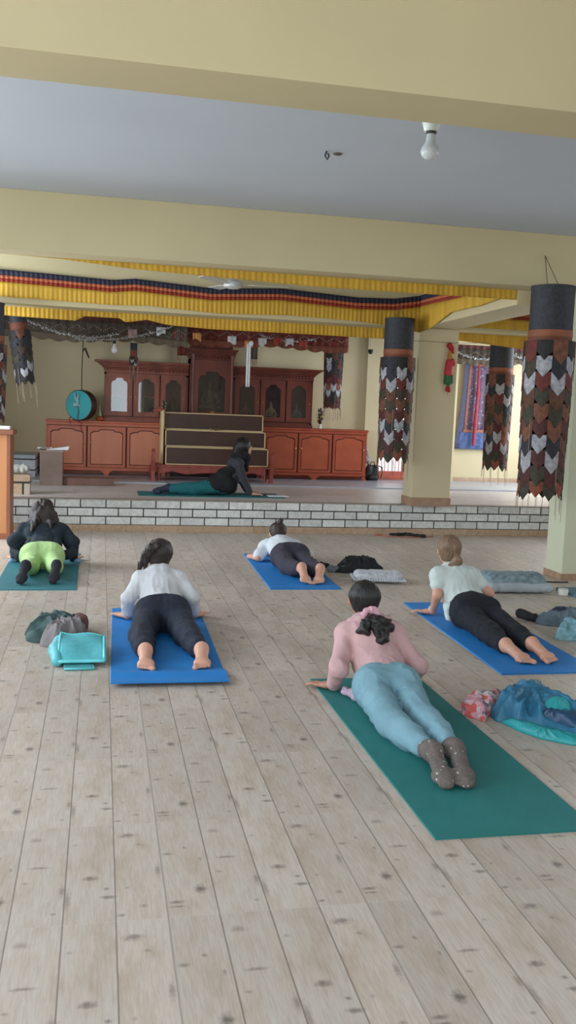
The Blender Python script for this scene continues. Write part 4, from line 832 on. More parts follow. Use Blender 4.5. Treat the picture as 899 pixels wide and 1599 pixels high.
def foot(F, ank, toe, s=1.0, r=0.0, sock=False, kn=None, side=1, up=A(0, 0, 1)):
    """plantar-flexed foot; the sole looks along +nrm"""
    d = U(toe-ank); nrm = U(up-d*(up@d)); lat = U(np.cross(d, nrm)); L = np.linalg.norm(toe-ank)
    heel = ank+nrm*.012*s-d*.012; ball = ank+d*L*.72+nrm*.0*s
    F.cap(ank, heel+nrm*.008, .033*s+r, .032*s+r, .02); F.cap(heel, ball, .030*s+r, .028*s+r, .02, lat, 1.15); F.cap(ball-lat*.020*s, ball+lat*.020*s, (.021 if sock else .027)*s+r, (.020 if sock else .024)*s+r, .012)
    if sock: F.cap(ball, ank+d*L*.97, .027*s+r, .020*s+r, .02, lat, 1.5)
    else:
        for i in range(5):
            o = (i-2)*.0165*s*side; ll = L*(1.02-.03*i)
            F.cap(ball+lat*o*.9+d*.01, ank+d*ll+lat*o*1.05+nrm*.003, .011*s, (.0145 if i == 0 else .0100)*s, .004)
def person(label, J, s=1.0, vox=.007, sk=skin, top=None, pants=None, group=None, bare=True, socks=None, hands=True, belly=1.0, pants_end=.85, sleeve=1.0, hair=None, loose_top=0.014, loose_pants=0.013, hem=0.0, hipw=1.0, parts=None, eyes=True, wf=.35):
    g = lambda k: A(*J[k]); root = (g('hipL')+g('hipR'))/2; root[2] = J.get('z0', 0)
    lat = U(g('shR')-g('shL')); hc = (g('hipL')+g('hipR'))/2; wa, ch, nk, hd = g('waist'), g('chest'), g('neck'), g('head')
    fd = U(g('fd')); hu = U(g('hu')-fd*(g('hu')@fd)); hl = U(np.cross(fd, hu))
    def spine(F, q, upto=True, low=1.0):
        F.cap(hc, wa, (.100+q)*s, (.084+q)*s, .05, lat, 1.25*belly); F.cap(wa, ch, (.084+q)*s, (.094+q)*s, .05, lat, 1.28)
        F.cap(ch, nk*.75+ch*.25, (.092+q)*s, (.058+q)*s, .04, lat, 1.35)
        F.cap(g('shL'), g('shR'), (.046+q)*s, (.046+q)*s, .04)
        F.cap(ch, g('shL'), (.055+q)*s, (.046+q)*s, .03); F.cap(ch, g('shR'), (.055+q)*s, (.046+q)*s, .03)
    def hips(F, q):
        F.cap(g('hipL'), g('hipR'), (.092+q)*s*hipw, (.092+q)*s*hipw, .04)
        bn = U(np.cross(lat, U(wa-hc))); bn = bn if bn[2] > 0 else -bn; ld = U(g('knL')-g('hipL'))
        for k in ('hipL', 'hipR'):
            c = g(k)+bn*.026*s+ld*.02*s; F.ball(c+(hc-g(k))*.02, (.086+q)*s*hipw, .03)
    def legs(F, q, end=1.0, knee_r=.057):
        for k in 'LR':
            h_, kn, an = g('hip'+k), g('kn'+k), g('an'+k); e = kn+(an-kn)*end
            F.cap(h_, kn, (.080+q)*s*hipw, (knee_r+q)*s, .014); F.cap(kn, e, (.053+q)*s, ((.035+.018*(1-end))+q)*s, .03); F.cap(kn+(an-kn)*.15+A(0, 0, .008), kn+(an-kn)*min(.45, end), (.047+q)*s, (.046+q)*s, .03)
    def arms(F, q, end=1.0):
        for k in 'LR':
            a, b, c = g('sh'+k), g('el'+k), g('wr'+k)
            if end <= .5: F.cap(a, a+(b-a)*end*2, (.044+q)*s, (.043+q)*s, .014)
            else: F.cap(a, b, (.044+q)*s, (.035+q)*s, .014); e = b+(c-b)*(end-.5)*2; F.cap(b, e, (.036+q)*s, ((.024+.012*(1-end)*2)+q)*s, .015)
    # body
    F = Field(vox); spine(F, 0); hips(F, 0); legs(F, 0); arms(F, 0)
    F.cap(nk, hd-hu*.055*s-fd*.01*s, .052*s, .050*s, .025)
    F.ball(hd+hu*.012*s-fd*.008*s, .080*s, .02, hu, 1.18); F.cap(hd+fd*.02*s-hu*.02*s, hd+fd*.038*s-hu*.072*s, .060*s, .036*s, .03)
    F.cap(hd+fd*.082*s+hu*.012*s, hd+fd*.098*s-hu*.018*s, .009*s, .013*s, .012); F.cap(hd+fd*.078*s-hu*.048*s-hl*.015*s, hd+fd*.078*s-hu*.048*s+hl*.015*s, .011*s, .011*s, .008)
    for sg in (-1, 1): F.cap(hd+hl*sg*.078*s+hu*.012*s-fd*.005*s, hd+hl*sg*.080*s-hu*.022*s, .013*s, .010*s, .006); F.ball(hd+fd*.075*s+hl*sg*.03*s+hu*.022*s, .012*s, .012)
    if hands:
        for k, sd in (('L', 1), ('R', -1)):
            if 'hd'+k in J: hand(F, g('wr'+k), g('hd'+k), lat, A(0, 0, 1), s, J.get('thumb', 1)*sd)
    for k, sd in (('L', 1), ('R', -1)): foot(F, g('an'+k), g('to'+k), s*(1 if socks else 1.12), 0, bool(socks), side=sd)
    body = F.build('person', sk, None, root); body.location = root; tag(body, label, 'person', group)
    if eyes:
        for sg in (-1, 1):
            Field(.003).ball(hd+fd*.083*s+hl*sg*.030*s+hu*.012*s, .0095*s, .004, hu, .6).build('eye', mat('dark_eye', (30, 24, 22), .2), body, root)
            Field(.003).cap(hd+fd*.083*s+hl*sg*.016*s+hu*.032*s, hd+fd*.076*s+hl*sg*.044*s+hu*.033*s, .004*s, .003*s, .003).build('eyebrow', mat('dark_brow', (40, 30, 26), .8), body, root)
        Field(.003).cap(hd+fd*.087*s-hl*.017*s-hu*.046*s, hd+fd*.087*s+hl*.017*s-hu*.046*s, .0045*s, .0045*s, .003).build('lips', mat('rose_lips', (160, 84, 80), .5), body, root)
    # trousers
    if pants:
        F = Field(vox); hips(F, loose_pants); legs(F, loose_pants, pants_end); F.cap(hc, wa*wf+hc*(1-wf), (.103+loose_pants)*s, (.101+loose_pants)*s, .05, lat, 1.29*belly)
        for k in 'LR':
            d_ = U(g('an'+k)-g('kn'+k)); F.cut_local = None
        F.bumps(.005, 8, 11, (.8, 1.2, .8), ridge=2).bumps(.003, 24, 12, ridge=2); F.build('trousers', pants, body, root)
    if top:
        F = Field(vox); spine(F, loose_top); arms(F, loose_top*.9, sleeve)
        h0 = hc*(1-hem)+wa*hem
        # open neckline
        F.bumps(.0045, 8, 21, (1.3, .8, .8), ridge=2).bumps(.003, 20, 22, (1.5, .7, .7), ridge=2); F.build('shirt', top, body, root)
    if socks:
        F = Field(vox); [foot(F, g('an'+k), g('to'+k), s, .004, True) for k in 'LR']; [F.cap(g('an'+k), g('an'+k)+(g('kn'+k)-g('an'+k))*.16, .040*s, .043*s, .02) for k in 'LR']
        F.bumps(.003, 30, 31, ridge=True).build('socks', socks, body, root)
    hx = lambda a, b, c: hd+hl*a*s+fd*b*s+hu*c*s
    if hair: hair(body, root, hx, hl, fd, hu, s)
    if parts: parts(body, root)
    return body
def hair_cap(F, hx, hu, s, vol=.0, low=-.05):
    F.cap(hx(0, -.016, .022), hx(0, -.03, low+.03), (.088+vol)*s, (.076+vol)*s, .02, None); F.ball(hx(0, -.012, .035), (.086+vol)*s, .02)
    F.cap(hx(0, .085, -.035), hx(0, .14, .01), .066*s, .066*s, .001, sub=True)
def strands(F, amp=.006, seed=3, st=(1, 1, .25)): return F.bumps(amp, 48, seed, st, ridge=True)
hair_blk = mat('black_hair', (24, 20, 20), .35, .3, 40, .5, 120, stretch=(3, 3, .5)); hair_dk = mat('dark_brown_hair', (46, 34, 30), .42, .3, 40, .5, 120, stretch=(3, 3, .5)); hair_bl = mat('blond_hair', (150, 120, 92), .45, .2, 40, .5, 120, stretch=(3, 3, .5), col2=(104, 80, 62)); hair_md = mat('short_brown_hair', (62, 50, 44), .5, .3, 40, .5, 120)
dia = lambda n, c, **k: mat(n, c, .88, .06, 5, .25, 160, **k)
def sock_mat():
    m = mat('grey_speckled_sock', (112, 102, 96), .9, .12, 60, .3, 200); nt = m.node_tree; N = nt.nodes; L = nt.links; b = N['Principled BSDF']; src = b.inputs['Base Color'].links[0].from_socket
    g = N.new('ShaderNodeTexCoord'); v = N.new('ShaderNodeTexVoronoi'); v.inputs['Scale'].default_value = 55; L.new(g.outputs['Object'], v.inputs['Vector']); sx = N.new('ShaderNodeSeparateXYZ'); L.new(v.outputs['Color'], sx.inputs[0])
    a = N.new('ShaderNodeMath'); a.operation = 'LESS_THAN'; L.new(v.outputs['Distance'], a.inputs[0]); a.inputs[1].default_value = .26; c = N.new('ShaderNodeMath'); c.operation = 'GREATER_THAN'; L.new(sx.outputs[0], c.inputs[0]); c.inputs[1].default_value = .72
    d_ = N.new('ShaderNodeMath'); d_.operation = 'MULTIPLY'; L.new(a.outputs[0], d_.inputs[0]); L.new(c.outputs[0], d_.inputs[1]); x = N.new('ShaderNodeMix'); x.data_type = 'RGBA'; L.new(d_.outputs[0], x.inputs[0]); L.new(src, x.inputs[6]); x.inputs[7].default_value = (.55, .53, .5, 1); L.new(x.outputs[2], b.inputs['Base Color']); return m
# ---- woman in pink on the green mat
def hair_pink(body, root, hx, hl, fd, hu, s):
    F = Field(.006); hair_cap(F, hx, hu, s, .001, -.03); strands(F, .003).build('hair', hair_blk, body, root)
    F = Field(.006)
    for c in (((1.40, 4.462, .40), (1.405, 4.41, .385), (1.44, 4.375, .335), (1.45, 4.36, .305)), ((1.40, 4.46, .40), (1.37, 4.41, .38), (1.34, 4.39, .355), (1.315, 4.40, .345)), ((1.40, 4.46, .40), (1.43, 4.42, .385), (1.475, 4.40, .36), (1.50, 4.405, .35)), ((1.40, 4.46, .40), (1.41, 4.39, .36), (1.425, 4.345, .315), (1.415, 4.33, .285))):
        F.chain(c, [.022, .036, .034, .018], .012)
    F.bumps(.010, 30, 5, ridge=True).build('ponytail', hair_blk, body, root)
    F = Field(.005); [F.ball((1.40+.036*math.cos(a), 4.475, .415+.026*math.sin(a)), .020, .008) for a in np.linspace(0, 2*PI, 9)[:-1]]; F.bumps(.004, 50, 7, ridge=True).build('scrunchie', mat('pink_scrunchie', (226, 176, 190), .8, .1, 30), body, root)
pinktop = dia('dusty_pink_cotton', (208, 168, 168)); bluetr = dia('light_blue_linen', (124, 164, 178))
def parts_pink(body, root):
    F = Field(.006).cap((1.25, 4.38, .035), (1.29, 4.26, .04), .022, .028, .02).cap((1.29, 4.26, .04), (1.33, 4.22, .06), .026, .026, .02).bumps(.007, 24, 9, ridge=True); F.build('undershirt_hem', mat('mauve_print', (168, 140, 164), .85, .3, 60, col2=(200, 180, 196)), body, root)
    F = Field(.007); F.chain([(1.30, 4.50, .375), (1.40, 4.46, .385), (1.51, 4.50, .375)], [.022, .030, .022], .02).bumps(.006, 18, 4, ridge=True).build('hood', pinktop, body, root)
P1 = dict(toL=(1.345, 3.20, .026), toR=(1.425, 3.20, .026), anL=(1.372, 3.425, .062), anR=(1.475, 3.44, .062), knL=(1.305, 3.80, .068), knR=(1.475, 3.82, .068), hipL=(1.335, 4.19, .106), hipR=(1.485, 4.19, .106),
          waist=(1.412, 4.37, .185), chest=(1.412, 4.485, .285), neck=(1.408, 4.535, .372), head=(1.394, 4.60, .462), fd=(0, .96, .28), hu=(0, -.28, .96),
          shL=(1.280, 4.495, .300), shR=(1.530, 4.495, .300), elL=(1.198, 4.33, .168), elR=(1.628, 4.35, .165), wrL=(1.215, 4.475, .034), wrR=(1.655, 4.50, .034), hdL=(-.75, .66, -.1), hdR=(.2, .98, -.1))
person('person in dusty pink sweatshirt, light blue trousers and grey socks on the long green mat', P1, .97, .006, skin2, pinktop, bluetr, socks=sock_mat(), hair=hair_pink, pants_end=.73, sleeve=.96, loose_top=.018, loose_pants=.014, hipw=1.0, wf=.08, parts=parts_pink, hem=.2)
# ---- woman in white long sleeves on the blue mat (middle left)
def hair_side(body, root, hx, hl, fd, hu, s):
    F = Field(.006); hair_cap(F, hx, hu, s, .003, -.04); strands(F, .004, 4).build('hair', hair_dk, body, root)
    F = Field(.006); F.chain([hx(-.02, -.07, .10), hx(-.06, -.09, .085), hx(-.10, -.06, .02), hx(-.125, -.03, -.07), hx(-.15, -.02, -.16)], [.03, .034, .026, .020, .008]); F.chain([hx(-.05, -.08, .08), hx(-.085, -.06, -.02), hx(-.09, -.05, -.10), hx(-.08, -.05, -.15)], [.026, .018, .012, .006]); F.bumps(.006, 40, 8, (1, 1, .3), ridge=True).build('ponytail', hair_dk, body, root)
    Field(.005).ball(hx(-.035, -.075, .095), .036, .01).bumps(.005, 40, 3, ridge=True).build('hair_tie', mat('brown_hair_tie', (84, 72, 66), .7), body, root)
whitet = dia('white_knit', (208, 208, 210)); navyt = dia('navy_trousers', (30, 36, 52))
P2 = dict(toL=(.262, 4.885, .022), toR=(.570, 4.885, .022), anL=(.268, 5.085, .058), anR=(.588, 5.09, .058), knL=(.262, 5.46, .068), knR=(.535, 5.46, .068), hipL=(.335, 5.82, .105), hipR=(.490, 5.82, .105),
          waist=(.412, 6.00, .17), chest=(.412, 6.11, .255), neck=(.412, 6.16, .345), head=(.412, 6.225, .440), fd=(.12, .95, .30), hu=(0, -.3, .95),
          shL=(.280, 6.12, .280), shR=(.542, 6.12, .280), elL=(.196, 6.03, .175), elR=(.628, 6.03, .175), wrL=(.200, 6.125, .034), wrR=(.650, 6.13, .034), hdL=(-.6, .8, -.08), hdR=(.6, .8, -.08))
person('barefoot person in white long sleeves and navy trousers, legs apart, on the curled-edge blue mat', P2, .98, .006, skin, whitet, navyt, hair=hair_side, pants_end=.80, sleeve=.86, loose_top=.015, loose_pants=.022, hem=.15, wf=.15)
# ---- person lying low on the blue mat further back
def hair_bun(body, root, hx, hl, fd, hu, s):
    F = Field(.007); hair_cap(F, hx, hu, s, .0, -.02); strands(F, .003, 5).build('hair', hair_md, body, root); Field(.007).cap(hx(.01, -.03, .10), hx(.02, -.05, .135), .042, .028, .02).bumps(.006, 40, 6, ridge=True).build('hair_bun', hair_md, body, root)
greytr = dia('dark_grey_trousers', (58, 55, 68)); whitet2 = dia('white_cotton', (214, 220, 226))
P3 = dict(toL=(1.715, 7.33, .024), toR=(1.815, 7.32, .022), anL=(1.705, 7.49, .115), anR=(1.87, 7.50, .105), knL=(1.66, 7.84, .066), knR=(1.86, 7.86, .066), hipL=(1.68, 8.20, .104), hipR=(1.83, 8.20, .104),
          waist=(1.735, 8.40, .125), chest=(1.725, 8.55, .14), neck=(1.73, 8.66, .18), head=(1.735, 8.76, .245), fd=(0, .9, -.1), hu=(0, .1, .99),
          shL=(1.585, 8.58, .135), shR=(1.875, 8.58, .14), elL=(1.495, 8.45, .055), elR=(2.01, 8.46, .05), wrL=(1.44, 8.66, .03), wrR=(2.03, 8.68, .03), hdL=(.5, .8, 0), hdR=(-.5, .8, 0))
person('barefoot person in white T-shirt and dark grey trousers lying low on the far blue mat', P3, .97, .008, skin, whitet2, greytr, hair=hair_bun, pants_end=.78, sleeve=.40, loose_top=.024, loose_pants=.022)
# ---- blond woman on the right blue mat
def hair_blond(body, root, hx, hl, fd, hu, s):
    F = Field(.006); hair_cap(F, hx, hu, s, .003, -.04); strands(F, .004, 6).build('hair', hair_bl, body, root)
    F = Field(.006); F.chain([hx(.015, -.105, .0), hx(.02, -.13, -.03), hx(.04, -.10, -.11), hx(.075, -.07, -.15)], [.022, .030, .036, .014]); F.chain([hx(.015, -.12, -.01), hx(-.02, -.12, -.08), hx(-.04, -.09, -.13)], [.024, .026, .012]); F.bumps(.006, 40, 8, (1, 1, .3), ridge=True).build('ponytail', hair_bl, body, root)
    Field(.005).ball(hx(.015, -.108, -.002), .024, .01).build('hair_tie', mat('tan_hair_tie', (120, 92, 70), .7), body, root)
blacktr = dia('black_trousers', (20, 25, 34)); mint = dia('pale_mint_tee', (206, 216, 212))
def parts_blond(body, root):
    Field(.004).chain([(2.40+.027*math.cos(a), 6.175+.008*math.cos(a)*0, .052+.027*math.sin(a)) for a in np.linspace(0, 2*PI, 13)], [.007]*13, .004).build('wristband', mat('white_wristband', (220, 220, 216), .5), body, root)
    Field(.004).ball((2.437, 5.66, .115), .010, .003).build('trouser_logo', MATS['white_wristband'], body, root)
    F = Field(.007).chain([(2.45, 6.0, .12), (2.425, 5.92, .05)], [.04, .03], .03).cap((2.46, 5.98, .12), (2.50, 5.9, .14), .045, .045, .03).bumps(.006, 16, 4, ridge=True); F.build('shirt_side_hem', mint, body, root)
P4 = dict(toL=(2.510, 4.86, .022), toR=(2.672, 4.87, .022), anL=(2.470, 5.08, .060), anR=(2.655, 5.10, .060), knL=(2.505, 5.45, .068), knR=(2.675, 5.47, .068), hipL=(2.50, 5.82, .106), hipR=(2.65, 5.83, .106),
          waist=(2.555, 5.99, .185), chest=(2.530, 6.09, .285), neck=(2.520, 6.13, .385), head=(2.497, 6.18, .492), fd=(-.1, .96, .22), hu=(0, -.22, .96),
          shL=(2.390, 6.085, .320), shR=(2.650, 6.085, .320), elL=(2.370, 6.02, .195), elR=(2.765, 6.02, .200), wrL=(2.405, 6.18, .036), wrR=(2.80, 6.14, .034), hdL=(-.85, .45, -.08), hdR=(.6, .6, -.08))
person('person with blond ponytail, pale T-shirt and black trousers on the right blue mat', P4, .98, .006, skin, mint, blacktr, hair=hair_blond, pants_end=.84, sleeve=.24, loose_top=.016, loose_pants=.018, hem=.15, wf=.3, parts=parts_blond)
# ---- person with lime leggings at the far left
def hair_long(body, root, hx, hl, fd, hu, s):
    F = Field(.007); hair_cap(F, hx, hu, s, .006, -.05)
    F.chain([hx(-.03, -.06, .02), hx(-.06, -.13, -.08), hx(-.10, -.19, -.18)], [.078, .070, .030], .03); F.chain([hx(.03, -.06, .0), hx(.04, -.13, -.09), hx(.03, -.18, -.16)], [.078, .066, .036], .03); F.chain([hx(-.08, -.05, -.02), hx(-.12, -.12, -.13), hx(-.125, -.20, -.22)], [.045, .036, .016], .02); F.chain([hx(.09, -.02, -.03), hx(.11, -.07, -.10)], [.042, .03], .02)
    F.chain([hx(-.07, -.15, -.10), (-.57, 8.31, .37), (-.585, 8.24, .31)], [.045, .035, .014], .02); F.chain([hx(.06, -.14, -.08), (-.43, 8.30, .385), (-.42, 8.25, .34)], [.04, .03, .014], .02)
    F.bumps(.010, 30, 9, (1, 1, .22), ridge=True).build('hair', hair_dk, body, root)
def parts_left(body, root):
    F = Field(.008)
    for sx, e in ((-1, (-.735, 8.33, .20)), (1, (-.225, 8.33, .20))):
        F.cap((-.485+sx*.17, 8.40, .31), e, .062, .058, .03); F.cap(e, (e[0]-sx*.02, 8.40, .08), .058, .05, .03); F.cap((e[0], 8.30, .12), (e[0]-sx*.05, 8.22, .10), .045, .05, .03)
    F.cap((-.58, 8.33, .27), (-.39, 8.33, .27), .085, .085, .04); F.cap((-.60, 8.22, .20), (-.37, 8.22, .20), .05, .05, .04)
    F.bumps(.012, 9, 17, ridge=True).build('jacket', dia('dark_teal_jacket', (30, 42, 52)), body, root)
    g = Field(.006)
    for e in ((-.77, 8.40, .02), (-.20, 8.42, .02)): g.cap(e, (e[0]+.03, e[1]+.02, .02), .022, .02, .01)
    g.build('cuff', mat('light_blue_cuff', (140, 176, 206), .8), body, root)
lime = dia('lime_leggings', (176, 208, 140)); teal_d = MATS.get('dark_teal_jacket') or dia('dark_teal_jacket', (30, 42, 52))
P5 = dict(toL=(-.605, 7.33, .03), toR=(-.355, 7.36, .03), anL=(-.575, 7.50, .125), anR=(-.335, 7.52, .125), knL=(-.555, 7.83, .068), knR=(-.365, 7.84, .068), hipL=(-.560, 8.10, .106), hipR=(-.405, 8.10, .106),
          waist=(-.485, 8.26, .18), chest=(-.485, 8.38, .275), neck=(-.485, 8.44, .36), head=(-.495, 8.50, .465), fd=(0, .96, .22), hu=(0, -.2, .96),
          shL=(-.63, 8.39, .30), shR=(-.345, 8.39, .30), elL=(-.725, 8.33, .17), elR=(-.235, 8.33, .17), wrL=(-.74, 8.46, .035), wrR=(-.225, 8.46, .035), hdL=(-.4, .9, -.05), hdR=(.4, .9, -.05))
person('person with long loose dark hair, dark jacket and lime leggings on the dark teal mat', P5, .98, .008, skin, teal_d, lime, socks=mat('charcoal_sock', (36, 36, 42), .9, .1, 20), hair=hair_long, pants_end=.74, loose_top=.022, loose_pants=.013, hipw=1.12, parts=parts_left)
# ---- instructor on the platform, side on
def hair_ins(body, root, hx, hl, fd, hu, s):
    F = Field(.006); hair_cap(F, hx, hu, s, .018, -.06); F.chain([hx(0, -.09, .0), hx(0, -.11, -.09)], [.06, .06], .03); strands(F, .004, 7).build('hair', hair_blk, body, root)
def parts_ins(body, root):
    F = Field(.007).chain([(1.66, 11.33, .865), (1.72, 11.22, .885), (1.80, 11.24, .855), (1.80, 11.40, .86), (1.70, 11.43, .885), (1.66, 11.33, .865)], [.055]*6, .03).cap((1.68, 11.24, .86), (1.70, 11.21, .76), .05, .035, .03).cap((1.79, 11.24, .83), (1.80, 11.22, .70), .04, .03, .02).bumps(.008, 16, 3, ridge=True); F.build('scarf', mat('black_scarf', (22, 20, 24), .9, .2, 20), body, root)
    F = Field(.007).chain([(1.40, 11.24, .56), (1.52, 11.22, .62), (1.62, 11.24, .70)], [.05, .07, .07], .04).chain([(1.40, 11.42, .56), (1.52, 11.44, .62), (1.62, 11.42, .70)], [.05, .07, .07], .04).cap((1.53, 11.33, .56), (1.56, 11.33, .48), .09, .07, .04).cap((1.40, 11.25, .50), (1.58, 11.23, .51), .10, .115, .04).cap((1.40, 11.40, .50), (1.58, 11.42, .51), .10, .115, .04).bumps(.008, 12, 5, ridge=True); F.build('jacket_tail', mat('black_fleece', (26, 26, 30), .9, .2, 20), body, root)
P6 = dict(z0=H, toL=(.66, 11.22, H+.03), toR=(.66, 11.42, H+.03), anL=(.84, 11.24, H+.075), anR=(.84, 11.40, H+.075), knL=(1.16, 11.24, H+.075), knR=(1.16, 11.40, H+.075), hipL=(1.53, 11.25, H+.13), hipR=(1.53, 11.40, H+.13),
          waist=(1.64, 11.325, H+.24), chest=(1.675, 11.325, H+.39), neck=(1.72, 11.325, H+.50), head=(1.775, 11.325, H+.605), fd=(.97, -.12, .16), hu=(-.15, 0, .98),
          shL=(1.69, 11.47, H+.42), shR=(1.69, 11.18, H+.42), elL=(1.75, 11.50, H+.22), elR=(1.745, 11.15, H+.22), wrL=(1.85, 11.48, H+.045), wrR=(1.845, 11.17, H+.045), hdL=(.95, .1, -.1), hdR=(.95, -.1, -.1))
tealtr = dia('teal_trousers', (24, 104, 110)); chz = dia('charcoal_jacket', (56, 58, 64))
person('person in charcoal jacket, black scarf and teal trousers arching in profile on the raised platform', P6, .98, .007, skin, chz, tealtr, socks=mat('dark_blue_sock', (44, 50, 66), .9), hair=hair_ins, pants_end=.92, sleeve=.96, loose_top=.016, loose_pants=.018, parts=parts_ins)
# ---------------------------------------------------------------- mats, cushions, clothes on the floor
def mat_slab(label, x0, x1, y0, y1, z, th, m, zf=lambda v: 0, group='yoga mats', skew=0.0, n=24, skew2=0.0):
    V = []; F = []
    for i in range(n+1):
        v = i/n
        for (u, dz) in ((0, 0), (0, th*.5), (.004, th), (.996, th), (1, th*.5), (1, 0)): V.append((x0+(x1-x0)*u+skew*v, y0+(y1-y0)*v+skew2*u, z+dz+zf(v)*(1+.15*math.sin(u*4))))
    k = 6
    for i in range(n):
        for j in range(k): F.append((i*k+j, i*k+(j+1) % k, (i+1)*k+(j+1) % k, (i+1)*k+j))
    F += [tuple(range(k))[::-1], tuple(n*k+j for j in range(k))]
    cx, cy = (x0+x1)/2, (y0+y1)/2; o = mk('yoga_mat', [(a-cx, b-cy, c-z) for a, b, c in V], F, m); o.location = (cx, cy, z)
    b = bmesh.new(); b.from_mesh(o.data); bmesh.ops.recalc_face_normals(b, faces=b.faces); b.to_mesh(o.data); b.free()
    return tag(o, label, 'yoga mat', group)
blue = mat('blue_mat_foam', (18, 124, 200), .65, .04, 8, .15, 200); green = mat('green_mat_foam', (32, 118, 116), .7, .04, 8, .15, 200); tealm = mat('dark_teal_mat_foam', (48, 118, 128), .6, .08, 8, .15, 200)
mat_slab('long green yoga mat under the pink sweatshirt person, nearest the camera', 1.152, 1.77, 2.815, 4.69, 0, .006, green, skew=-.012)
mat_slab('blue yoga mat with curled near edge, under the person in white long sleeves', .069, .690, 4.625, 6.48, 0, .007, blue, lambda v: .034*max(0, 1-abs(v*1.855-.14)/.14)*(1 if v < .2 else 0)+(.022 if v < .001 else 0), skew=.03)
mat_slab('far blue yoga mat under the low-lying person in white T-shirt', 1.378, 1.975, 7.17, 8.95, 0, .010, blue, skew=.052)
mat_slab('right blue yoga mat under the blond person', 2.268, 2.885, 4.70, 6.62, 0, .008, blue, skew=.065)
mat_slab('dark teal yoga mat under the person with lime leggings', -.790, -.165, 7.155, 8.93, 0, .007, tealm, skew=-.01)
mat_slab('teal yoga mat on the raised platform under the instructor', .46, 2.26, 11.05, 11.62, H, .008, mat('platform_mat_foam', (36, 112, 116), .7, .05, 8))
mat_slab('small pale blue yoga mat end just right of the white cup by the pale pillar', 3.905, 4.6, 6.78, 7.15, 0, .02, mat('blue_grey_foam', (96, 134, 150), .7, .05, 8))
def thing(F, name, m, label, cat, loc, group=None):
    o = F.build(name, m, None, (0, 0, 0)); o.location = loc; return tag(o, label, cat, group)
# cushion with scalloped crochet edge
def cushion(label, loc, L, Wd, th, m, edge, rz=0, group='patterned cushions', scal=True):
    root = empty('floor_cushion', loc, label, 'cushion', group, rz); F = Field(.007); r = th*.5
    for i in range(5):
        v = -Wd/2+th*.6+(Wd-th*1.2)*i/4; F.cap((-L/2+th*.7, v, th*.5), (L/2-th*.7, v, th*.5), r*(.8 if i in (0, 4) else 1.0), r*(.8 if i in (0, 4) else 1), .05)
    F.bumps(.008, 8, 4).bumps(.004, 20, 5, ridge=True).build('cushion_body', m, root)
    g = G(); P_ = [(-L/2, -Wd/2), (L/2, -Wd/2), (L/2, Wd/2), (-L/2, Wd/2)]
    for i in range(4):
        a, b_ = A(*P_[i]), A(*P_[(i+1) % 4]); n = int(np.linalg.norm(b_-a)/.022)
        for k in range(n): p = a+(b_-a)*k/n; g.lathe((p[0], p[1], th*.34), [(.003, -.012), (.012, -.004), (.012, .004), (.003, .012)], 8)
    if scal: auto_smooth(g.build('scalloped_edge', edge, root), 60)
    if scal: G().box((-L/2+.01, -Wd/2+.01, th*.30), (L/2-.01, Wd/2-.01, th*.38), .003).build('border_cloth', edge, root)
    else:
        F = Field(.007); v = -Wd/2+th*.35; F.cap((-L/2+th*.35, v, th*.32), (L/2-th*.35, v, th*.32), th*.32, th*.32, .03); F.cap((-L/2+th*.4, 0, th*.3), (L/2-th*.4, 0, th*.3), th*.3, th*.3, .04).bumps(.008, 14, 3, ridge=True).build('cushion_side', edge, root)
    return root
cushion('flat pale grey cushion with scalloped edge, in front of the black jacket heap', (2.405, 7.54, 0), .44, .27, .085, mat('pale_grey_knit', (196, 198, 204), .85, .15, 40), mat('pale_scallop', (196, 198, 202), .85), math.radians(-9))
cushion('thick blue-grey patterned cushion beside the foot of the pale right pillar', (3.50, 7.16, 0), .60, .42, .15, mat('blue_grey_damask', (144, 162, 168), .8, .4, 24, col2=(92, 112, 120)), mat('silver_grey_piping', (168, 176, 180), .8), math.radians(-4), scal=False)
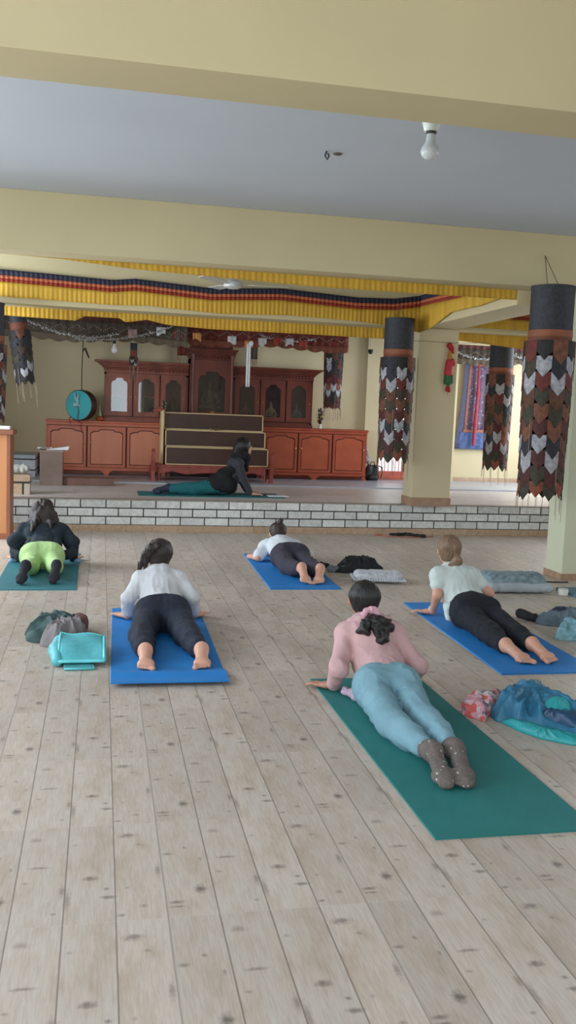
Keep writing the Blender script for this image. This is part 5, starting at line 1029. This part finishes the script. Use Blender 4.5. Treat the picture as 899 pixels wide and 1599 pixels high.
# black jacket heap
def crumple(poly, Hh, m, name, label=None, cat=None, apex=None, seed=1, z0=0.0, parent=None, rad=.4, nf=9, fine=1.0, group=None, off=None, p_env=.62):
    """heap of cloth: star-shaped outline, radiating and ridged folds, closed underneath"""
    poly = np.array(poly, float); c = np.array(apex if apex is not None else poly.mean(0), float); NT, NR = 180, 46; V = []; F = []
    th = np.arange(NT)*2*PI/NT; R_ = np.zeros(NT)
    for i, a in enumerate(th):
        d_ = np.array((math.cos(a), math.sin(a))); best = .01
        for j in range(len(poly)):
            p, q = poly[j]-c, poly[(j+1) % len(poly)]-c; e = q-p; den = d_[0]*e[1]-d_[1]*e[0]
            if abs(den) < 1e-9: continue
            t = (p[0]*e[1]-p[1]*e[0])/den; u = (p[0]*d_[1]-p[1]*d_[0])/den
            if t > 0 and -1e-6 <= u <= 1+1e-6: best = max(best, t)
        R_[i] = best
    R_ = (np.roll(R_, 1)+R_*2+np.roll(R_, -1))/4; R_ = R_*(1+.035*np.sin(th*7+seed)+.02*np.sin(th*17+seed*2))
    rr = (np.arange(NR+1)/NR)**.85; A_, B_ = np.meshgrid(rr, th, indexing='ij')
    X = c[0]+A_*R_*np.cos(B_); Y = c[1]+A_*R_*np.sin(B_)
    P3 = np.stack([X, Y, np.zeros_like(X)+seed*.37], -1); wp = vnoise(P3, seed+5, 5.0)
    ridge = lambda q: 1-np.sqrt(np.abs(q)+.015)*1.9
    k1 = np.stack([np.cos(B_)*nf/4+wp*.5, np.sin(B_)*nf/4+A_*.5, A_*.9+seed], -1); f1 = ridge(vnoise(k1, seed, 1.0)); P3w = P3+np.stack([wp, -wp, wp*0], -1)*.03
    f2 = ridge(vnoise(P3w, seed+1, 11.0)); f3 = ridge(vnoise(P3w, seed+2, 27.0)); env = np.clip(1-A_**2.2, 0, 1)**p_env
    Z = z0+.007+env*(Hh*(.80+rad*f1*np.clip((A_-.2)/.5, 0, 1)**1.5)+.15*Hh*f2*fine*np.clip(A_*2.5, .25, 1))+(.055*Hh+.0015)*f3*fine*np.clip((1-A_)*8, 0, 1)+.010*np.clip(1-A_**8, 0, 1)
    Z = np.maximum(Z, z0+.006); o = np.array((c[0], c[1], 0.0)) if off is None else np.array(off)
    for i in range(NR+1):
        for k in range(NT): V.append((X[i, k]-o[0], Y[i, k]-o[1], Z[i, k]-o[2]))
    for k in range(NT): V.append((X[NR, k]-o[0], Y[NR, k]-o[1], z0+.001-o[2]))
    for i in range(NR+1):
        for k in range(NT): F.append((i*NT+k, (i+1)*NT+k, (i+1)*NT+(k+1) % NT, i*NT+(k+1) % NT))
    F.append(tuple(range((NR+1)*NT, (NR+2)*NT))[::-1])
    ob = mk(name, V, F, m, parent, True); bm = bmesh.new(); bm.from_mesh(ob.data); bmesh.ops.remove_doubles(bm, verts=bm.verts, dist=1e-5); bmesh.ops.recalc_face_normals(bm, faces=bm.faces); bm.to_mesh(ob.data); bm.free()
    if parent is None: ob.location = tuple(o)
    if label: tag(ob, label, cat, group)
    return ob, o
crumple([(2.126, 7.954), (2.2, 8.12), (2.33, 8.16), (2.431, 8.15), (2.56, 8.10), (2.593, 7.983), (2.594, 7.945), (2.36, 7.91), (2.2, 7.91)], .15, mat('black_fabric', (24, 25, 28), .8, .2, 20), 'crumpled_jacket', 'heap of black jacket between the far blue mat and the pale grey cushion', 'jacket', apex=(2.38, 8.04), seed=3)
thing(Field(.007).cap((-.05, 0, .03), (.10, -.02, .03), .035, .032, .02).bumps(.008, 18, 3, ridge=2), 'grey_sock', mat('grey_knit', (120, 124, 130), .9, .3, 30), 'crumpled grey patterned sock left of the black jacket heap', 'sock', (2.14, 7.98, 0))
thing(Field(.007).cap((0, 0, .03), (.06, .02, .04), .04, .03, .02).bumps(.01, 16, 7, ridge=2), 'black_sock', mat('black_cotton', (34, 38, 46), .9, .2, 30), 'small crumpled black sock beside the right foot of the low-lying person', 'sock', (2.02, 8.10, 0))
tag(G().tube([(0, 0, .004), (.06, .012, .004), (.13, .0, .004)], .006, 6).build('loose_string', mat('pale_cord', (206, 200, 190), .8)), 'short pale cord on the floor left of the pale grey cushion', 'cord').location = (2.07, 7.62, .002)
# black strap with orange string near the step
tag(auto_smooth(Field(.006).chain([(0, 0, .015), (.10, -.04, .02), (.18, -.03, .025), (.30, -.12, .02), (.38, -.16, .018)], [.016, .024, .02, .02, .026], .01).bumps(.005, 30, 3, ridge=True).build('black_strap', mat('black_strap_cloth', (30, 28, 30), .8))), 'black strap lying on the floor below the brick step', 'strap').location = (3.47, 10.47, 0)
tag(G().tube([(0, .05, .005), (-.10, .02, .005), (.02, -.12, .005), (.25, -.18, .005), (.50, -.12, .005), (.62, -.05, .005)], .005, 6).build('orange_cord', mat('orange_cord', (190, 92, 66), .7)), 'thin orange cord around the black strap below the brick step', 'cord').location = (3.38, 10.46, 0)
# cup
cup = empty('white_cup', (3.84, 6.91, 0), 'small white round tub between blue-grey cushion and pale blue mat end', 'tub')
auto_smooth(G().lathe((0, 0, 0), [(.036, 0), (.042, .004), (.044, .05), (.040, .055), (.036, .053), (.034, .01)], 20).build('cup_body', mat('white_tub', (222, 222, 212), .4), cup), 50); G().lathe((0, 0, 0), [(.037, .048), (.01, .052)], 20).build('lid', mat('cream_lid', (206, 204, 190), .4), cup)
tag(G().tube([(-.10, .34, .006), (.0, .30, .008), (.13, .16, .006), (.16, .02, .006)], .007, 6).build('power_cable', mat('black_rubber', (40, 40, 42), .6)), 'dark cord curving over the floor from the pillar foot to the white tub', 'cord').location = (3.70, 7.18, 0)
tag(G().tube([(0, 0, .006), (.16, -.06, .006), (.33, -.10, .006), (.40, -.085, .006)], .006, 6).build('power_cable', MATS['black_rubber']), 'second dark cord along the foot of the pale right pillar', 'cord').location = (3.79, 7.55, 0)
# grey jumper heap at right with black sleeve
j, jo = crumple([(3.09, 5.90), (3.14, 6.0), (3.288, 6.08), (3.375, 6.06), (3.509, 5.99), (3.696, 5.965), (3.646, 5.873), (3.333, 5.80), (3.149, 5.83)], .11, mat('slate_grey_knit', (104, 120, 130), .85, .15, 14), 'crumpled_jumper', 'crumpled slate grey jumper at the right edge, above the right blue mat', 'jumper', apex=(3.36, 5.95), seed=5)
Field(.007).chain([(3.12, 5.95, .03), (3.09, 6.03, .03), (3.065, 6.12, .032)], [.028, .032, .036], .01).bumps(.006, 14, 3, ridge=2).build('dark_sleeve', mat('black_sleeve', (28, 28, 32), .8), j, jo)
crumple([(3.20, 5.90), (3.24, 6.01), (3.34, 6.02), (3.36, 5.93), (3.30, 5.86)], .07, mat('navy_lining', (44, 54, 76), .8), 'navy_lining', seed=6, z0=.045, parent=j, off=jo)
crumple([(2.99, 5.46), (3.06, 5.52), (3.10, 5.58), (3.2, 5.63), (3.36, 5.551), (3.283, 5.40), (3.14, 5.40), (3.06, 5.44)], .13, mat('pale_aqua_lace', (146, 190, 200), .85, .35, 30, .4, 60, col2=(96, 140, 152)), 'crumpled_scarf', 'pale aqua lacy scarf bundle at the right edge of the right blue mat', 'scarf', apex=(3.17, 5.52), seed=7, fine=1.4)
# teal quilted jacket heap and printed scarf
def petrol(n, c): return mat(n, c, .42, .12, 6, .15, 30)
tj, to = crumple([(1.887, 4.032), (1.974, 4.11), (2.08, 4.19), (2.17, 4.24), (2.25, 4.24), (2.309, 4.16), (2.313, 4.05), (2.27, 3.93), (2.281, 3.821), (2.356, 3.72), (2.28, 3.60), (2.125, 3.65), (2.03, 3.78), (1.962, 3.905), (1.891, 3.965)], .155, petrol('petrol_blue_nylon', (50, 116, 148)), 'crumpled_jacket', 'crumpled petrol blue rain jacket with turquoise lining, right of the green mat', 'jacket', apex=(2.135, 4.09), seed=13, rad=.55, nf=12, p_env=.9)
crumple([(1.905, 3.945), (1.99, 3.875), (2.06, 3.77), (2.13, 3.68), (2.25, 3.63), (2.20, 3.60), (2.10, 3.615), (2.0, 3.70), (1.935, 3.82)], .035, petrol('turquoise_nylon', (44, 164, 168)), 'turquoise_hem', apex=(2.03, 3.73), seed=14, parent=tj, off=to)
crumple([(2.08, 3.86), (2.127, 3.93), (2.2, 4.0), (2.262, 4.0), (2.26, 3.90), (2.21, 3.82), (2.12, 3.81)], .05, MATS['turquoise_nylon'], 'turquoise_lining', seed=15, z0=.075, parent=tj, off=to, fine=.5, rad=.2)
crumple([(2.055, 3.84), (2.08, 3.98), (2.13, 3.97), (2.12, 3.85), (2.25, 3.80), (2.33, 3.71), (2.27, 3.65), (2.16, 3.70)], .05, petrol('deep_petrol', (34, 72, 104)), 'dark_lining', apex=(2.12, 3.82), seed=16, z0=.045, parent=tj, off=to)
def print_mat():
    m = bpy.data.materials.new('coral_floral_print'); m.use_nodes = True; nt = m.node_tree; N = nt.nodes; L = nt.links; b = N['Principled BSDF']; b.inputs['Roughness'].default_value = .85
    g = N.new('ShaderNodeTexCoord'); v = N.new('ShaderNodeTexVoronoi'); v.inputs['Scale'].default_value = 34; L.new(g.outputs['Object'], v.inputs['Vector']); r = N.new('ShaderNodeValToRGB'); r.color_ramp.interpolation = 'CONSTANT'; e = r.color_ramp.elements
    e[0].color = (*s2l((206, 150, 160)), 1); e[1].position = .30; e[1].color = (*s2l((206, 96, 92)), 1)
    for p_, c in ((.48, (214, 170, 178)), (.66, (112, 112, 124)), (.82, (200, 184, 186))): x = e.new(p_); x.color = (*s2l(c), 1)
    s_ = N.new('ShaderNodeSeparateXYZ'); L.new(v.outputs['Color'], s_.inputs[0]); L.new(s_.outputs[0], r.inputs[0]); L.new(r.outputs[0], b.inputs['Base Color']); return m
crumple([(1.774, 4.12), (1.80, 4.15), (1.86, 4.21), (1.95, 4.30), (2.05, 4.34), (2.10, 4.30), (2.03, 4.20), (1.95, 4.10), (1.885, 4.015), (1.829, 3.94), (1.802, 4.004), (1.76, 4.045)], .075, print_mat(), 'crumpled_scarf', 'crumpled coral and pink printed scarf between green mat and petrol jacket', 'scarf', apex=(1.89, 4.13), seed=17, fine=1.5)
# left heap: green jacket, brown corner, taupe shirt, aqua bag
crumple([(-.434, 5.594), (-.437, 5.75), (-.40, 5.90), (-.328, 6.0), (-.20, 6.01), (-.10, 5.98), (-.08, 5.85), (-.126, 5.731), (-.242, 5.62), (-.329, 5.553)], .12, mat('grey_green_fabric', (66, 92, 92), .8, .15, 14, col2=(48, 68, 68)), 'crumpled_jacket', 'crumpled grey-green jacket left of the blue mat with curled edge', 'jacket', apex=(-.25, 5.84), seed=21, rad=.5)
thing(Field(.008).cap((0, 0, .05), (0, .12, .06), .05, .05, .02).cap((-.05, 0, .05), (-.03, .12, .05), .05, .05, .02).bumps(.006, 16, 3, ridge=True), 'folded_bag', mat('dusty_brown_cloth', (116, 78, 76), .8, .15, 14), 'dusty brown folded bag on the right end of the grey-green jacket', 'bag', (-.11, 5.77, 0))
crumple([(-.345, 5.50), (-.31, 5.60), (-.25, 5.72), (-.171, 5.78), (-.09, 5.78), (-.06, 5.66), (-.14, 5.54), (-.229, 5.42)], .14, mat('taupe_cotton', (138, 132, 132), .85, .1, 14), 'crumpled_shirt', 'crumpled taupe shirt on top of the grey-green jacket', 'shirt', apex=(-.17, 5.66), seed=23, rad=.5)
ab = empty('zip_bag', (-.075, 5.14, 0), 'turquoise mesh zip bag lying open in front of the taupe shirt', 'bag')
aq = mat('turquoise_mesh', (96, 196, 204), .5, .08, 30, .3, 150, col2=(82, 176, 186)); aqe = mat('bright_aqua_piping', (110, 214, 220), .4)
def sheet(x0, x1, y0, y1, zf, th, n=14, shear=0):
    V = []; F = []
    for s in (0, 1):
        for i in range(n+1):
            for k in range(n+1):
                u, v = i/n, k/n; V.append((x0+(x1-x0)*u+shear*v, y0+(y1-y0)*v, zf(u, v)+th*s))
    m_ = n+1; o = m_*m_
    for i in range(n):
        for k in range(n):
            q = (i*m_+k, (i+1)*m_+k, (i+1)*m_+k+1, i*m_+k+1); F += [q[::-1], tuple(x+o for x in q)]
        F += [(i*m_, (i+1)*m_, (i+1)*m_+o, i*m_+o), (i*m_+n, i*m_+n+o, (i+1)*m_+n+o, (i+1)*m_+n), (i, i+o, i+1+o, i+1), (n*m_+i, n*m_+i+1, n*m_+i+1+o, n*m_+i+o)]
    return V, F
zt_ = lambda u, v: .030+.065*math.sin(min(1, v*1.15)*PI*.55)*(1-.35*u)+.008*math.sin(u*7)*math.sin(v*5)
V, F = sheet(-.135, .115, -.12, .27, zt_, .008, shear=-.005); o = mk('top_panel', V, F, aq, ab, True)
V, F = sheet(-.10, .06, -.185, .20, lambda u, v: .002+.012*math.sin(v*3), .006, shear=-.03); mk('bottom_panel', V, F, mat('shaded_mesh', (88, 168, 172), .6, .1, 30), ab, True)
pe = [(.115, -.12+.39*k/10, zt_(1, k/10)+.004) for k in range(11)]; G().tube([(-.135+.25*k/8, -.12, zt_(k/8, 0)+.004) for k in range(9)]+pe, .010, 8).build('zip_edge', aqe, ab, True)
G().tube([(-.135, -.12+.39*k/10, zt_(0, k/10)+.004) for k in range(11)]+[(-.135+.25*k/8, .27, zt_(k/8, 1)+.004) for k in range(9)], .008, 8).build('zip_edge', aqe, ab, True)
Field(.006).chain([(-.135, .24, .05), (-.15, .08, .045), (-.14, -.10, .03)], [.045, .045, .03], .02).build('gusset', aq, ab)
G().tube([(-.10, -.185, .01), (.06, -.185, .01), (.04, .0, .012)], .006, 6).build('zip_edge', aqe, ab, True)
